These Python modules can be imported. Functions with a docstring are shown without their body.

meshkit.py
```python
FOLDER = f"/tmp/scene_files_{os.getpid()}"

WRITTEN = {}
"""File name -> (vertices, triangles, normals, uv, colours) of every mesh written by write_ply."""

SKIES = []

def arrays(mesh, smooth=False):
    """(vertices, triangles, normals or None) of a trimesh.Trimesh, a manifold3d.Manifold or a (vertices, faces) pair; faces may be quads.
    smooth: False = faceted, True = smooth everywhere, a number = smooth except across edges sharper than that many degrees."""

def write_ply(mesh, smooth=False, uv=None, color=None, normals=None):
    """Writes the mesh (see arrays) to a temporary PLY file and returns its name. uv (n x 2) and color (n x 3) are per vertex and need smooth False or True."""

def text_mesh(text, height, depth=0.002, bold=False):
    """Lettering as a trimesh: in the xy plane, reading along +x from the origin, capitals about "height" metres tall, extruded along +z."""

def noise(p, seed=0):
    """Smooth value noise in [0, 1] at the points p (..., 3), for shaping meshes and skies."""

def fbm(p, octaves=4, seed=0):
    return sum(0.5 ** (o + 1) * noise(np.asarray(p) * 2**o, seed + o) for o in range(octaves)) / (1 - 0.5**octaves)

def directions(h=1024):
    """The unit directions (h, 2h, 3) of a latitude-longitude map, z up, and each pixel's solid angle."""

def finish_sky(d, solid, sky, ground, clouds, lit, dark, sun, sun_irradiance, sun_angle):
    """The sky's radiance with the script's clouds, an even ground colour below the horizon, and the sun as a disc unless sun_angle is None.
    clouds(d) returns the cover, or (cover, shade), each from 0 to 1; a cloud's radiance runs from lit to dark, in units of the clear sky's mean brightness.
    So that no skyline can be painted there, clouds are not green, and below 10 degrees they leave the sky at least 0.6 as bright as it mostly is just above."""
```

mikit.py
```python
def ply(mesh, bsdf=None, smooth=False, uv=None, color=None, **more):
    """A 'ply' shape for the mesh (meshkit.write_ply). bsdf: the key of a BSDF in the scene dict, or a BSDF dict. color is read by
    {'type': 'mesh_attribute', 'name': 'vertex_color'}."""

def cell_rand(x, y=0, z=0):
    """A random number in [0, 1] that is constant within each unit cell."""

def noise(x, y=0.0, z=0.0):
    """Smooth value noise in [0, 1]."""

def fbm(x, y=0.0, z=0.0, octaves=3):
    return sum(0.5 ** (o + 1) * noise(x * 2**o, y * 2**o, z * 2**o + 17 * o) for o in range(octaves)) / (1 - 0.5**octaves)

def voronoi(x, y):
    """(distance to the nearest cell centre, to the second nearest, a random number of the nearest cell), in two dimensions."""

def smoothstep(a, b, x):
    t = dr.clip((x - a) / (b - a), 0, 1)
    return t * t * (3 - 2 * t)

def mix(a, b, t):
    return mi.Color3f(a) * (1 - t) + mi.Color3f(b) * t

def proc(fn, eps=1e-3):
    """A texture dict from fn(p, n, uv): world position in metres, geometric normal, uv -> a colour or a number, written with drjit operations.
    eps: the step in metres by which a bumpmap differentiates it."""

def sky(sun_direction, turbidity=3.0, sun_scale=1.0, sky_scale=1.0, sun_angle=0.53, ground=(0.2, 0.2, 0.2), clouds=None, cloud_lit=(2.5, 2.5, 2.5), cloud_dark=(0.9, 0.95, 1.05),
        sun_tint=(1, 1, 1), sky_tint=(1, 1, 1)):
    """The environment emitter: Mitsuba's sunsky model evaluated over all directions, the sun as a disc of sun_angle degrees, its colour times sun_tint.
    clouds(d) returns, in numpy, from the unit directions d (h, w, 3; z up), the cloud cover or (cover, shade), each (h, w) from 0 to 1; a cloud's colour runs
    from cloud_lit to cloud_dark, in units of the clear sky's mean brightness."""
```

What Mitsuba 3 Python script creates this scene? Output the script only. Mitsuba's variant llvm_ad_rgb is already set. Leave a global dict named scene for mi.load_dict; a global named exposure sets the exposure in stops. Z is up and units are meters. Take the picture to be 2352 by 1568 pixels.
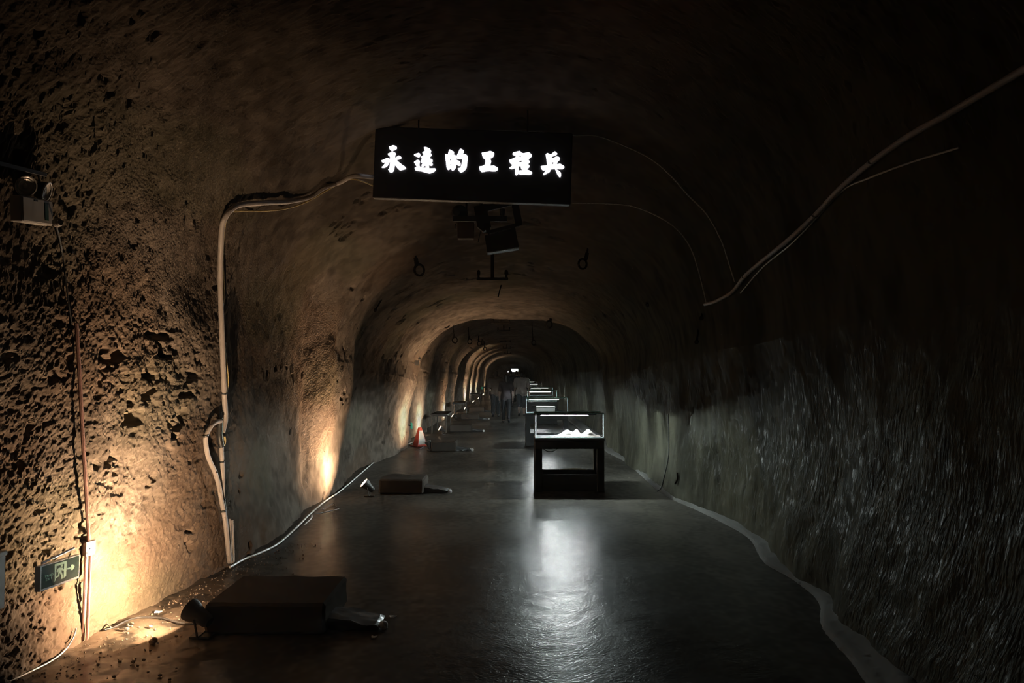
import math, random
import numpy as np, trimesh, mitsuba as mi, drjit as dr, mikit, meshkit
import manifold3d as m3
from shapely.geometry import Polygon, box as sbox
from shapely.ops import unary_union

T = mi.ScalarTransform4f
scene, labels = {}, {}
random.seed(7)
rng = np.random.default_rng(7)

# ------------------------------------------------------------------ camera, exposure
FOCAL = 1900.0                      # pixels, of a 2352 x 1568 frame
EYE = np.array([0.0, 0.0, 1.55])
PITCH, YAW = math.atan(74 / FOCAL), math.atan(4 / FOCAL)
FWD = np.array([math.sin(YAW) * math.cos(PITCH), math.cos(YAW) * math.cos(PITCH), math.sin(PITCH)])
RIGHT = np.cross(FWD, [0, 0, 1.0]); RIGHT /= np.linalg.norm(RIGHT)
UP = np.cross(RIGHT, FWD)
exposure = 0.0
scene['camera'] = {'type': 'perspective', 'fov': math.degrees(2 * math.atan(1176 / FOCAL)), 'fov_axis': 'x',
                   'near_clip': 0.05, 'far_clip': 500.0,
                   'to_world': T().look_at(origin=EYE.tolist(), target=(EYE + FWD).tolist(), up=[0, 0, 1])}
WARM = np.array([1.0, 0.67, 0.40])
COLD = np.array([0.86, 1.0, 0.98])
SPOT_POWER, LENS, TUBE, LETTER = 47.0, 14.0, 2900.0, 1.6

# the thin damp haze that fills the whole tunnel
scene['camera']['medium'] = {'type': 'homogeneous', 'sigma_t': 0.0015, 'albedo': 0.95, 'phase': {'type': 'hg', 'g': 0.7}}

# ------------------------------------------------------------------ helpers
def numbered(name):
    if name not in scene and not any(k.startswith(name + '__') for k in scene) and name not in labels:
        return name
    i = 1
    while True:
        n = f'{name}_{i:03d}'
        if n not in scene and n not in labels and not any(k.startswith(n + '__') for k in scene):
            return n
        i += 1

def thing(name, label, cat, group=None, kind=None):
    key = numbered(name)
    labels[key] = {'label': label, 'category': cat}
    if group: labels[key]['group'] = group
    if kind: labels[key]['kind'] = kind
    return key

def put(parent, name, mesh, bsdf, smooth=False, label=None, kind=None, **more):
    key = parent + '__' + name
    i = 1
    while key in scene:
        key = f'{parent}__{name}_{i:03d}'; i += 1
    scene[key] = mikit.ply(mesh, bsdf, smooth=smooth, **more)
    if label or kind:
        labels[key] = {}
        if label: labels[key]['label'] = label
        if kind: labels[key]['kind'] = kind
    return key

def single(name, mesh, bsdf, label, cat, smooth=False, group=None, kind=None, **more):
    key = thing(name, label, cat, group, kind)
    scene[key] = mikit.ply(mesh, bsdf, smooth=smooth, **more)
    return key

def cat_(*ms):
    return trimesh.util.concatenate(list(ms))

def xf(mesh, loc=(0, 0, 0), rz=0, rx=0, ry=0):
    m = mesh.copy()
    M = trimesh.transformations.euler_matrix(rx, ry, rz, 'sxyz')
    M[:3, 3] = loc
    m.apply_transform(M)
    return m

def bevel_box(sx, sy, sz, r=0.006, loc=(0, 0, 0)):
    """a box with chamfered edges, centred"""
    r = min(r, 0.45 * min(sx, sy, sz))
    pts = []
    for a in (-1, 1):
        for b in (-1, 1):
            for c in (-1, 1):
                x, y, z = a * sx / 2, b * sy / 2, c * sz / 2
                pts += [(x - a * r, y - b * r, z), (x - a * r, y, z - c * r), (x, y - b * r, z - c * r)]
    m = trimesh.convex.convex_hull(np.array(pts))
    m.apply_translation(loc)
    return m

def catmull(P, n=8):
    P = np.asarray(P, float)
    if len(P) < 3:
        return np.array([P[0] + (P[-1] - P[0]) * t for t in np.linspace(0, 1, n + 1)])
    Q = np.vstack([2 * P[0] - P[1], P, 2 * P[-1] - P[-2]])
    out = []
    for i in range(1, len(Q) - 2):
        p0, p1, p2, p3 = Q[i - 1:i + 3]
        for t in np.arange(n) / n:
            out.append(0.5 * ((2 * p1) + (-p0 + p2) * t + (2 * p0 - 5 * p1 + 4 * p2 - p3) * t**2 + (-p0 + 3 * p1 - 3 * p2 + p3) * t**3))
    out.append(P[-1])
    return np.array(out)

def tube(path, r, sides=8, smooth=True, n=8):
    p = catmull(path, n) if smooth else np.asarray(path, float)
    t = np.gradient(p, axis=0)
    t /= np.linalg.norm(t, axis=1, keepdims=True) + 1e-12
    a = np.cross(t[0], [0, 0, 1.0] if abs(t[0][2]) < 0.9 else [1.0, 0, 0]); a /= np.linalg.norm(a)
    R = np.broadcast_to(np.asarray(r, float), (len(p),))
    ang = np.arange(sides) * 2 * np.pi / sides
    V = []
    for i in range(len(p)):
        a = a - t[i] * np.dot(a, t[i]); a /= np.linalg.norm(a) + 1e-12
        b = np.cross(t[i], a)
        V.append(p[i] + R[i] * (np.cos(ang)[:, None] * a + np.sin(ang)[:, None] * b))
    V = np.array(V).reshape(-1, 3)
    F = []
    for i in range(len(p) - 1):
        for j in range(sides):
            k = (j + 1) % sides
            q = [i * sides + j, i * sides + k, (i + 1) * sides + k, (i + 1) * sides + j]
            F += [[q[0], q[1], q[2]], [q[0], q[2], q[3]]]
    V = np.vstack([V, p[0], p[-1]])
    c0, c1 = len(V) - 2, len(V) - 1
    for j in range(sides):
        k = (j + 1) % sides
        F += [[c0, k, j], [c1, (len(p) - 1) * sides + j, (len(p) - 1) * sides + k]]
    return trimesh.Trimesh(V, np.array(F), process=False)

def lathe(profile, sections=24):
    return trimesh.creation.revolve(np.array(profile, float), sections=sections)

def aim(mesh, loc, d):
    """turns a mesh's +z towards d and moves it to loc"""
    m = mesh.copy()
    m.apply_transform(trimesh.geometry.align_vectors([0, 0, 1], np.asarray(d, float) / np.linalg.norm(d)))
    m.apply_translation(loc)
    return m

def flip(mesh):
    m = mesh.copy(); m.invert(); return m

# ------------------------------------------------------------------ materials
def rgb(*c): return {'type': 'rgb', 'value': [float(x) for x in c]}

def pbr(color, rough=0.6, metal=0.0, **more):
    d = {'type': 'principled', 'base_color': rgb(*color) if not isinstance(color, dict) else color, 'roughness': rough, **more}
    if metal: d['metallic'] = metal
    return {'type': 'twosided', 'bsdf': d}

def rock_color(p, n, uv):
    big = mikit.fbm(p.x * 1.3, p.y * 1.3, p.z * 1.3, 3)
    mid = mikit.fbm(p.x * 9, p.y * 9, p.z * 9, 2)
    c = mikit.mix((0.062, 0.050, 0.041), (0.140, 0.115, 0.094), mikit.smoothstep(0.3, 0.7, big * 0.6 + mid * 0.4))
    rust = mikit.smoothstep(0.58, 0.74, mikit.noise(p.x * 0.9 + 7, p.y * 0.8, p.z * 1.1))
    c = mikit.mix(c, (0.125, 0.082, 0.056), rust * 0.4)
    moss = mikit.smoothstep(0.62, 0.78, mikit.noise(p.x * 1.1 + 31, p.y * 0.9 + 5, p.z * 1.4))
    c = mikit.mix(c, (0.095, 0.095, 0.060), moss * 0.3)
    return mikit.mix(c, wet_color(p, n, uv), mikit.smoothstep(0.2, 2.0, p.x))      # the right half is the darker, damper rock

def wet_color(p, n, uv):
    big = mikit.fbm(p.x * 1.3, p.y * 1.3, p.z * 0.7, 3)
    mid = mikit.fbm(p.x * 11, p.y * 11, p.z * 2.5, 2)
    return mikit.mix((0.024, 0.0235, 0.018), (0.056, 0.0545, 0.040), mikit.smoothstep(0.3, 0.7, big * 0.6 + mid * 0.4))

def wet_amount(p, n, uv):
    s = mikit.fbm(p.x * 38, p.y * 38, p.z * 11.0, 3)
    return 0.012 + 0.06 * mikit.smoothstep(0.55, 0.75, s)

def rock_bump(p, n, uv):
    return mikit.fbm(p.x * 70, p.y * 70, p.z * 70, 2)

def wet_bump(p, n, uv):
    return mikit.fbm(p.x * 60, p.y * 60, p.z * 14, 3)

def floor_color(p, n, uv):
    a = mikit.fbm(p.x * 2.2, p.y * 1.1, 0.3, 3)
    b = mikit.noise(p.x * 26, p.y * 20, 2.0)
    c = mikit.mix((0.020, 0.0185, 0.016), (0.042, 0.038, 0.032), mikit.smoothstep(0.3, 0.7, a * 0.75 + b * 0.25))
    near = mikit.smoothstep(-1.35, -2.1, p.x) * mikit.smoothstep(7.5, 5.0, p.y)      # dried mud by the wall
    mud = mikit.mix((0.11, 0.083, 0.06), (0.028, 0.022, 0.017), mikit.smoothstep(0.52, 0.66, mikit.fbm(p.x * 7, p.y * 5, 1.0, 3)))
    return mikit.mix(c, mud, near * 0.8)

def floor_rough(p, n, uv):
    return 0.13 + 0.12 * mikit.fbm(p.x * 1.6, p.y * 0.9, 4.0, 2)

def floor_bump(p, n, uv):
    return mikit.fbm(p.x * 75, p.y * 75, 0.0, 2) + 0.7 * mikit.noise(p.x * 3, p.y * 9, 3.0)

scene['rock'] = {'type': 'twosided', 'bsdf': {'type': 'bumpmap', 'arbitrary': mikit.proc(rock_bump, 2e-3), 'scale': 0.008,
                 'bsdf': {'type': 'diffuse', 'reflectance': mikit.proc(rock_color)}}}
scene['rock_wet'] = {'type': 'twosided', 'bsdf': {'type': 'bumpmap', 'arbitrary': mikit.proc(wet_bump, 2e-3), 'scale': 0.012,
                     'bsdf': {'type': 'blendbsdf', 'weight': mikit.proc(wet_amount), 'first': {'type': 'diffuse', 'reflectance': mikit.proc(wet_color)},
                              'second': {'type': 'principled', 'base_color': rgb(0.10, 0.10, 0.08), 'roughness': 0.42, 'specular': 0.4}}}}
scene['floor_concrete'] = {'type': 'twosided', 'bsdf': {'type': 'bumpmap', 'arbitrary': mikit.proc(floor_bump, 2e-3), 'scale': 0.0016,
                           'bsdf': {'type': 'blendbsdf', 'weight': 0.58, 'first': {'type': 'diffuse', 'reflectance': mikit.proc(floor_color)}, 'second': {'type': 'principled', 'base_color': mikit.proc(floor_color), 'roughness': mikit.proc(floor_rough), 'specular': 0.6}}}}
M = dict(
    curb={'type': 'twosided', 'bsdf': {'type': 'diffuse', 'reflectance': rgb(0.09, 0.09, 0.085)}}, concrete_block={'type': 'twosided', 'bsdf': {'type': 'diffuse', 'reflectance': rgb(0.035, 0.030, 0.026)}}, pvc=pbr((0.34, 0.30, 0.275), 0.5),
    yellow_cable=pbr((0.5, 0.38, 0.16), 0.5), black_rubber=pbr((0.02, 0.02, 0.02), 0.5), white_cable=pbr((0.36, 0.36, 0.34), 0.35),
    lens_grey=pbr((0.60, 0.56, 0.52), 0.35, 0.35), red_pipe=pbr((0.15, 0.08, 0.068), 0.5), pink_box=pbr((0.30, 0.20, 0.17), 0.5), dark_metal=pbr((0.035, 0.033, 0.03), 0.45, 0.4),
    rust={'type': 'twosided', 'bsdf': {'type': 'diffuse', 'reflectance': rgb(0.02, 0.016, 0.013)}}, board=pbr((0.012, 0.012, 0.013), 0.5), grey_paint=pbr((0.50, 0.47, 0.44), 0.35),
    green_strip=pbr((0.03, 0.09, 0.06), 0.3), chrome=pbr((0.75, 0.74, 0.72), 0.16, 1.0), table={'type': 'twosided', 'bsdf': {'type': 'roughplastic', 'diffuse_reflectance': rgb(0.010, 0.0105, 0.011), 'alpha': 0.35, 'int_ior': 1.3}},
    glass_edge=pbr((0.60, 0.80, 0.78), 0.25), white_cloth=pbr((0.82, 0.80, 0.72), 0.8), white_box=pbr((0.8, 0.82, 0.82), 0.5),
    sign_face=pbr((0.035, 0.07, 0.05), 0.22, clearcoat=0.6), sign_white=pbr((0.8, 0.78, 0.76), 0.3), cone_red=pbr((0.36, 0.05, 0.03), 0.45),
    cone_white=pbr((0.55, 0.55, 0.52), 0.45), skin=pbr((0.16, 0.105, 0.08), 0.6), hair=pbr((0.012, 0.011, 0.010), 0.5),
    shirt_beige=pbr((0.15, 0.125, 0.11), 0.9), shirt_brown=pbr((0.05, 0.035, 0.026), 0.9), shirt_maroon=pbr((0.03, 0.022, 0.022), 0.9),
    cloth_dark=pbr((0.007, 0.008, 0.010), 0.9), stone=pbr((0.16, 0.12, 0.09), 0.9), black_bag=pbr((0.02, 0.02, 0.02), 0.3),
    wrapper=pbr((0.75, 0.75, 0.75), 0.2), brown_box=pbr((0.10, 0.065, 0.045), 0.7), reflector=pbr((0.85, 0.85, 0.85), 0.4),
)
for k, v in M.items(): scene[k] = v
scene['edge_glow'] = {'type': 'principledthin', 'base_color': rgb(0.55, 0.85, 0.85), 'roughness': 0.4, 'diff_trans': 1.3}
scene['pane'] = {'type': 'thindielectric', 'int_ior': 1.5}
scene['green_print'] = pbr((0.45, 0.75, 0.52), 0.4)

# ------------------------------------------------------------------ the tunnel's shape
#          d     floorL springL floorR springR z0   apex
ST = np.array([
    [-4.0, 2.60, 2.55, 2.00, 2.40, 1.9, 4.10],
    [2.5, 2.60, 2.50, 1.80, 2.35, 1.9, 4.10],
    [4.2, 2.50, 2.42, 1.84, 2.32, 1.9, 4.10],
    [4.6, 2.48, 2.40, 1.90, 2.30, 1.9, 4.10],
    [5.1, 2.44, 2.36, 1.95, 2.28, 1.9, 4.10],
    [5.7, 2.36, 2.34, 2.12, 2.28, 1.88, 4.08],
    [6.65, 2.26, 2.26, 2.14, 2.25, 1.86, 4.04],
    [7.05, 2.24, 2.38, 2.18, 2.25, 1.84, 4.02],
    [7.7, 2.20, 2.42, 2.27, 2.25, 1.82, 3.98],
    [8.5, 2.26, 2.44, 2.26, 2.20, 1.8, 3.86],
    [9.7, 2.34, 2.42, 2.10, 2.12, 1.75, 3.60],
    [10.3, 2.26, 2.20, 2.00, 2.08, 1.72, 3.46],
    [11.4, 2.27, 2.16, 1.99, 2.05, 1.68, 3.34],
    [12.3, 2.44, 2.36, 1.98, 2.03, 1.62, 3.24],
    [13.6, 2.44, 2.32, 1.98, 2.02, 1.58, 3.10],
    [15.5, 2.26, 2.06, 1.96, 2.00, 1.5, 2.90],
    [17.2, 2.20, 1.97, 1.95, 1.96, 1.4, 2.75],
    [17.5, 2.20, 1.97, 1.95, 1.96, 1.4, 2.75],
    [17.9, 2.28, 2.30, 2.25, 2.30, 1.7, 3.30],
    [20.0, 2.34, 2.30, 2.28, 2.35, 1.7, 3.30],
    [22.3, 2.26, 2.12, 2.25, 2.30, 1.6, 3.15],
    [23.0, 2.36, 2.32, 2.25, 2.30, 1.6, 3.25],
    [26.0, 2.30, 2.20, 2.25, 2.25, 1.6, 3.15],
    [28.0, 2.18, 2.04, 2.25, 2.25, 1.6, 3.05],
    [28.7, 2.36, 2.30, 2.25, 2.25, 1.6, 3.20],
    [32.2, 2.20, 2.02, 2.00, 2.00, 1.5, 2.85],
    [33.0, 2.36, 2.30, 2.15, 2.15, 1.6, 3.20],
    [37.5, 2.14, 2.02, 2.05, 2.05, 1.6, 2.95],
    [38.2, 2.34, 2.30, 2.15, 2.15, 1.6, 3.15],
    [43.0, 2.12, 2.00, 2.00, 2.00, 1.6, 2.95],
    [43.8, 2.34, 2.30, 2.15, 2.15, 1.6, 3.15],
    [50.0, 2.12, 2.00, 2.00, 2.00, 1.6, 2.95],
    [51.0, 2.34, 2.30, 2.15, 2.15, 1.6, 3.15],
    [59.0, 2.12, 2.00, 2.00, 2.00, 1.6, 2.95],
    [60.0, 2.34, 2.30, 2.15, 2.15, 1.6, 3.15],
    [72.0, 2.12, 2.00, 2.00, 2.00, 1.6, 2.95],
    [73.0, 2.34, 2.30, 2.15, 2.15, 1.6, 3.15],
    [90.0, 2.12, 2.00, 2.00, 2.00, 1.6, 2.90],
    [112.0, 2.2, 2.05, 2.00, 2.00, 1.6, 2.90]])
NEXP = 2.15

def section(d):
    return [np.interp(d, ST[:, 0], ST[:, k]) + (0.05 if k == 3 else 0.0) for k in range(1, 7)]

def smooth01(t): t = np.clip(t, 0, 1); return t * t * (3 - 2 * t)

def left_pt(d, a):
    wf, ws, _, _, z0, _ = section(d)
    return np.stack([-(wf + (ws - wf) * a + 0.10 * np.sin(np.pi * a) * 0.5), d, a * z0], -1)

def right_pt(d, a):
    _, _, wf, ws, z0, _ = section(d)
    return np.stack([wf + (ws - wf) * a + 0.05 * np.sin(np.pi * a), d, a * z0], -1)

def ceil_pt(d, t):
    """t from 0 (left spring) to 1 (right spring)"""
    _, wl, _, wr, z0, ap = section(d)
    th = np.pi * (1 - t)
    c, s = np.cos(th), np.abs(np.sin(th))
    w = np.where(c < 0, wl, wr)
    return np.stack([w * np.sign(c) * np.abs(c)**(2 / NEXP), d, z0 + (ap - z0) * s**(2 / NEXP)], -1)

def inside(p):
    x, d, z = p[..., 0], p[..., 1], p[..., 2]
    wlf, wls, wrf, wrs, z0, ap = section(d)
    a = np.clip(z / z0, 0, 1)
    wl = wlf + (wls - wlf) * a + 0.05 * np.sin(np.pi * a)
    wr = wrf + (wrs - wrf) * a + 0.05 * np.sin(np.pi * a)
    w = np.where(x < 0, wl, wr)
    up = np.clip((z - z0) / (ap - z0), 0, 9)
    return ((np.abs(x) / w)**NEXP + up**NEXP < 1) & (z > 0)

def ray(px, py):
    v = FWD + RIGHT * (px - 1176) / FOCAL + UP * (784 - py) / FOCAL
    return v / v[1]

def hit(px, py):
    """where the sight line of a photo pixel meets the smooth tunnel (build-time measuring aid)"""
    v = ray(px, py)
    s = np.arange(1.0, 110, 0.01)
    ok = inside(EYE + s[:, None] * v)
    k = np.argmin(ok) if not ok.all() else len(s) - 1
    return EYE + s[k] * v

def inward(p):
    """inward direction in the cross-section plane"""
    x, z = p[0], p[2]
    wlf, wls, wrf, wrs, z0, ap = [float(v) for v in section(p[1])]
    if z < 0.02: return np.array([0, 0, 1.0])
    if z < z0: return np.array([-np.sign(x), 0, 0.0])
    w = wls if x < 0 else wrs
    g = np.array([np.sign(x) * abs(x / w)**(NEXP - 1) / w, 0, ((z - z0) / (ap - z0))**(NEXP - 1) / (ap - z0)])
    return -g / np.linalg.norm(g)

def on_floor(px, py, z=0.0):
    v = ray(px, py)
    return EYE + v * ((z - EYE[2]) / v[2])

def at_depth(px, py, d):
    return EYE + ray(px, py) * d

nz = lambda p, s, seed: meshkit.noise(p * np.asarray(s, float), seed)
fb = lambda p, s, o, seed: meshkit.fbm(p * np.asarray(s, float), o, seed)

def ridge(v): return 1 - np.abs(2 * v - 1)

def low_disp(p):
    return 0.07 * (fb(p, 0.8, 2, 1) - 0.5) * 2

def rock_disp(p, side):
    """metres towards the room; side is left, right, ceiling or end"""
    d = p[:, 1]
    near = smooth01((7.4 - d) / 1.0)
    out = low_disp(p) + 0.030 * (fb(p, 3.2, 3, 2) - 0.5) * 2
    if side in ('left', 'ceiling'):
        rough = near * (1.0 if side == 'left' else 1.0)
        rough = rough * (0.50 + 0.50 * smooth01((5.0 - d) / 0.6))
        lump = fb(p, (36, 36, 30), 3, 3)
        out = out + (0.010 + 0.026 * rough) * (lump - 0.5)
        out = out - rough * 0.010 * smooth01((nz(p, 42, 4) - 0.62) / 0.15)
        if side == 'left':
            mask = 0
            for q, r in PITS: mask = np.maximum(mask, np.exp(-(((p - q) / r)**2).sum(1)))
            out = out - mask * 0.11 * smooth01((fb(p, (13, 13, 15), 2, 9) - 0.48) / 0.14)
        out = out - rough * 0.025 * smooth01((fb(p, (9, 9, 11), 2, 8) - 0.66) / 0.08)
        far = 1 - near
        out = out + far * 0.030 * (fb(p, (8, 8, 2.0), 3, 6) - 0.5)
        pit = smooth01((nz(p, (3.2, 3.2, 3.2), 12) - 0.72) / 0.1) * far
        out = out - pit * 0.03 * smooth01((nz(p, (17, 17, 13), 13) - 0.6) / 0.1)
    elif side == 'right':
        out = out + 0.022 * (fb(p, (30, 30, 8), 3, 6) - 0.5) * (0.25 + 0.4 * smooth01((d - 7) / 3))
    return out

PITS = [(hit(x, y), r) for x, y, r in ((370, 762, .13), (262, 832, .10), (335, 880, .12), (425, 925, .12), (385, 835, .12), (300, 945, .10), (240, 1080, .10), (395, 990, .10), (440, 860, .10), (350, 1120, .08), (440, 1240, .08))]
def merge_side(p, sides):
    """blends the displacement across the spring lines so that the shells meet"""
    raise NotImplementedError

rows_near = [2.4]
while rows_near[-1] < 18.2: rows_near.append(rows_near[-1] * 1.0016)
rows_far = [rows_near[-1]]
while rows_far[-1] < 112: rows_far.append(min(112.0, rows_far[-1] * 1.007))
D = np.concatenate([np.arange(-4, 2.39, 0.16), rows_near, rows_far[1:]])

def shell_pts(fn, cols):
    dd, aa = np.meshgrid(D, cols, indexing='ij')
    return fn(dd.ravel(), aa.ravel()).reshape(len(D), len(cols), 3)

def shell_inward(P):
    tu = np.gradient(P, axis=0); tv = np.gradient(P, axis=1)
    n = np.cross(tu, tv); n /= np.linalg.norm(n, axis=2, keepdims=True) + 1e-12
    return n

def grid_faces(nr, nc, f=False):
    i, j = np.meshgrid(np.arange(nr - 1), np.arange(nc - 1), indexing='ij')
    q = np.stack([i * nc + j, i * nc + j + 1, (i + 1) * nc + j + 1, (i + 1) * nc + j], -1).reshape(-1, 4)
    F = np.vstack([q[:, [0, 1, 2]], q[:, [0, 2, 3]]])
    return F[:, ::-1] if f else F

colsL = np.linspace(-0.03, 1, 260)
colsC = 0.5 - 0.5 * np.cos(np.pi * np.linspace(0, 1, 240)) * 1.0
colsC = np.linspace(0, 1, 240) * 0.6 + colsC * 0.4
colsR = np.linspace(-0.03, 1, 140)

def build_shell(fn, cols, side, blend=None):
    P = shell_pts(fn, cols)
    n = np.zeros_like(P)
    flat = P.reshape(-1, 3)
    # inward normal from the smooth section, without the along-tunnel slope
    tv = np.gradient(P, axis=1)
    n[..., 0], n[..., 2] = tv[..., 2], -tv[..., 0]
    n /= np.linalg.norm(n, axis=2, keepdims=True) + 1e-12
    c = np.array([0, 0, 1.4])
    s = np.sign((n * (c - P) * [1, 0, 1]).sum(2, keepdims=True)); n *= s
    disp = rock_disp(flat, side).reshape(P.shape[:2])
    if blend is not None: disp = blend(P, disp)
    return P, n, disp

def blend_ceiling(P, disp):
    flat = P.reshape(-1, 3)
    t = np.broadcast_to(colsC[None, :], P.shape[:2])
    w = smooth01((t - 0.80) / 0.2)
    return disp * (1 - w) + w * rock_disp(flat, 'right').reshape(P.shape[:2])

shells = {'wall_left': build_shell(left_pt, colsL, 'left'), 'ceiling': build_shell(ceil_pt, colsC, 'ceiling', blend_ceiling),
          'wall_right': build_shell(right_pt, colsR, 'right')}
# the spring lines: one shared normal for the two shells that meet there
for a, ja, b, jb in (('wall_left', -1, 'ceiling', 0), ('wall_right', -1, 'ceiling', -1)):
    (Pa, na, da), (Pb, nb, db) = shells[a], shells[b]
    for k in range(12):     # ease both normals towards the common one
        w = (1 - k / 12)
        mean = na[:, ja] * 0 + np.array([1.0 if a == 'wall_left' else -1.0, 0, 0])
        ia, ib = (ja - k if ja < 0 else ja + k), (jb - k if jb < 0 else jb + k)
        na[:, ia] = na[:, ia] * (1 - w) + mean * w
        nb[:, ib] = nb[:, ib] * (1 - w) + mean * w
    db[:, jb] = da[:, ja]
STRUCT = {'wall_left': ('rock', 'rough sprayed-concrete rock wall on the left, lit by warm floor spotlights'),
          'ceiling': ('rock', 'dark vaulted rock ceiling of the tunnel'),
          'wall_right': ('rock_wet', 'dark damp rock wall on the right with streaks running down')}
SURF = {}
for key, (P, n, disp) in shells.items():
    V = (P + n * disp[..., None]).reshape(-1, 3)
    SURF[key] = V.reshape(P.shape)
    F = grid_faces(P.shape[0], P.shape[1])
    m = trimesh.Trimesh(V, F, process=False)
    k = len(F) // 3
    fc = m.triangles_center[k]; nn = m.face_normals[k]
    if np.dot(nn, np.array([0, fc[1], 1.4]) - fc) < 0: F = F[:, ::-1]; m = trimesh.Trimesh(V, F, process=False)
    bs, lab = STRUCT[key]
    scene[key] = mikit.ply(m, bs, smooth=True)
    labels[key] = {'label': lab, 'kind': 'structure'}

# floor
colsF = np.linspace(-2.75, 2.45, 190)
rowsF = np.concatenate([np.arange(-4, 2.39, 0.2), np.geomspace(2.4, 112, 620)])
dd, xx = np.meshgrid(rowsF, colsF, indexing='ij')
pf = np.stack([xx.ravel(), dd.ravel(), np.zeros(xx.size)], -1)
lum = fb(pf, (14, 14, 1), 3, 21) - 0.5
lefty = smooth01((-1.5 - pf[:, 0]) / 0.7) * smooth01((8 - pf[:, 1]) / 2)
pf[:, 2] = 0.006 * (fb(pf, (1.2, 0.8, 1), 3, 20) - 0.5) * 2 + lum * (0.004 + 0.022 * lefty) - 0.004
m = trimesh.Trimesh(pf, grid_faces(len(rowsF), len(colsF)), process=False)
if m.face_normals[500][2] < 0: m.invert()
scene['floor'] = mikit.ply(m, 'floor_concrete', smooth=True)
labels['floor'] = {'label': 'damp dark concrete tunnel floor with bright lamp reflections', 'kind': 'structure'}

# the two ends
def end_wall(y, key, lab):
    pts = [left_pt(np.array([y]), np.array([a]))[0] for a in np.linspace(0, 1, 8)] + [ceil_pt(np.array([y]), np.array([t]))[0] for t in np.linspace(0, 1, 30)[1:-1]] + [right_pt(np.array([y]), np.array([a]))[0] for a in np.linspace(1, 0, 8)]
    poly = Polygon([(p[0] * 1.06, p[2] * 1.04 - 0.02) for p in pts])
    mm = trimesh.creation.extrude_polygon(poly, 0.2, engine='earcut')
    mm.apply_transform(np.array([[1, 0, 0, 0], [0, 0, 1, y], [0, 1, 0, 0], [0, 0, 0, 1.0]])); mm.fix_normals()
    scene[key] = mikit.ply(mm, 'rock')
    labels[key] = {'label': lab, 'kind': 'structure'}
end_wall(111.8, 'wall_far', 'rock wall closing the far end of the tunnel')
end_wall(-4.15, 'wall_back', 'rock wall closing the tunnel behind the viewer')

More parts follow.
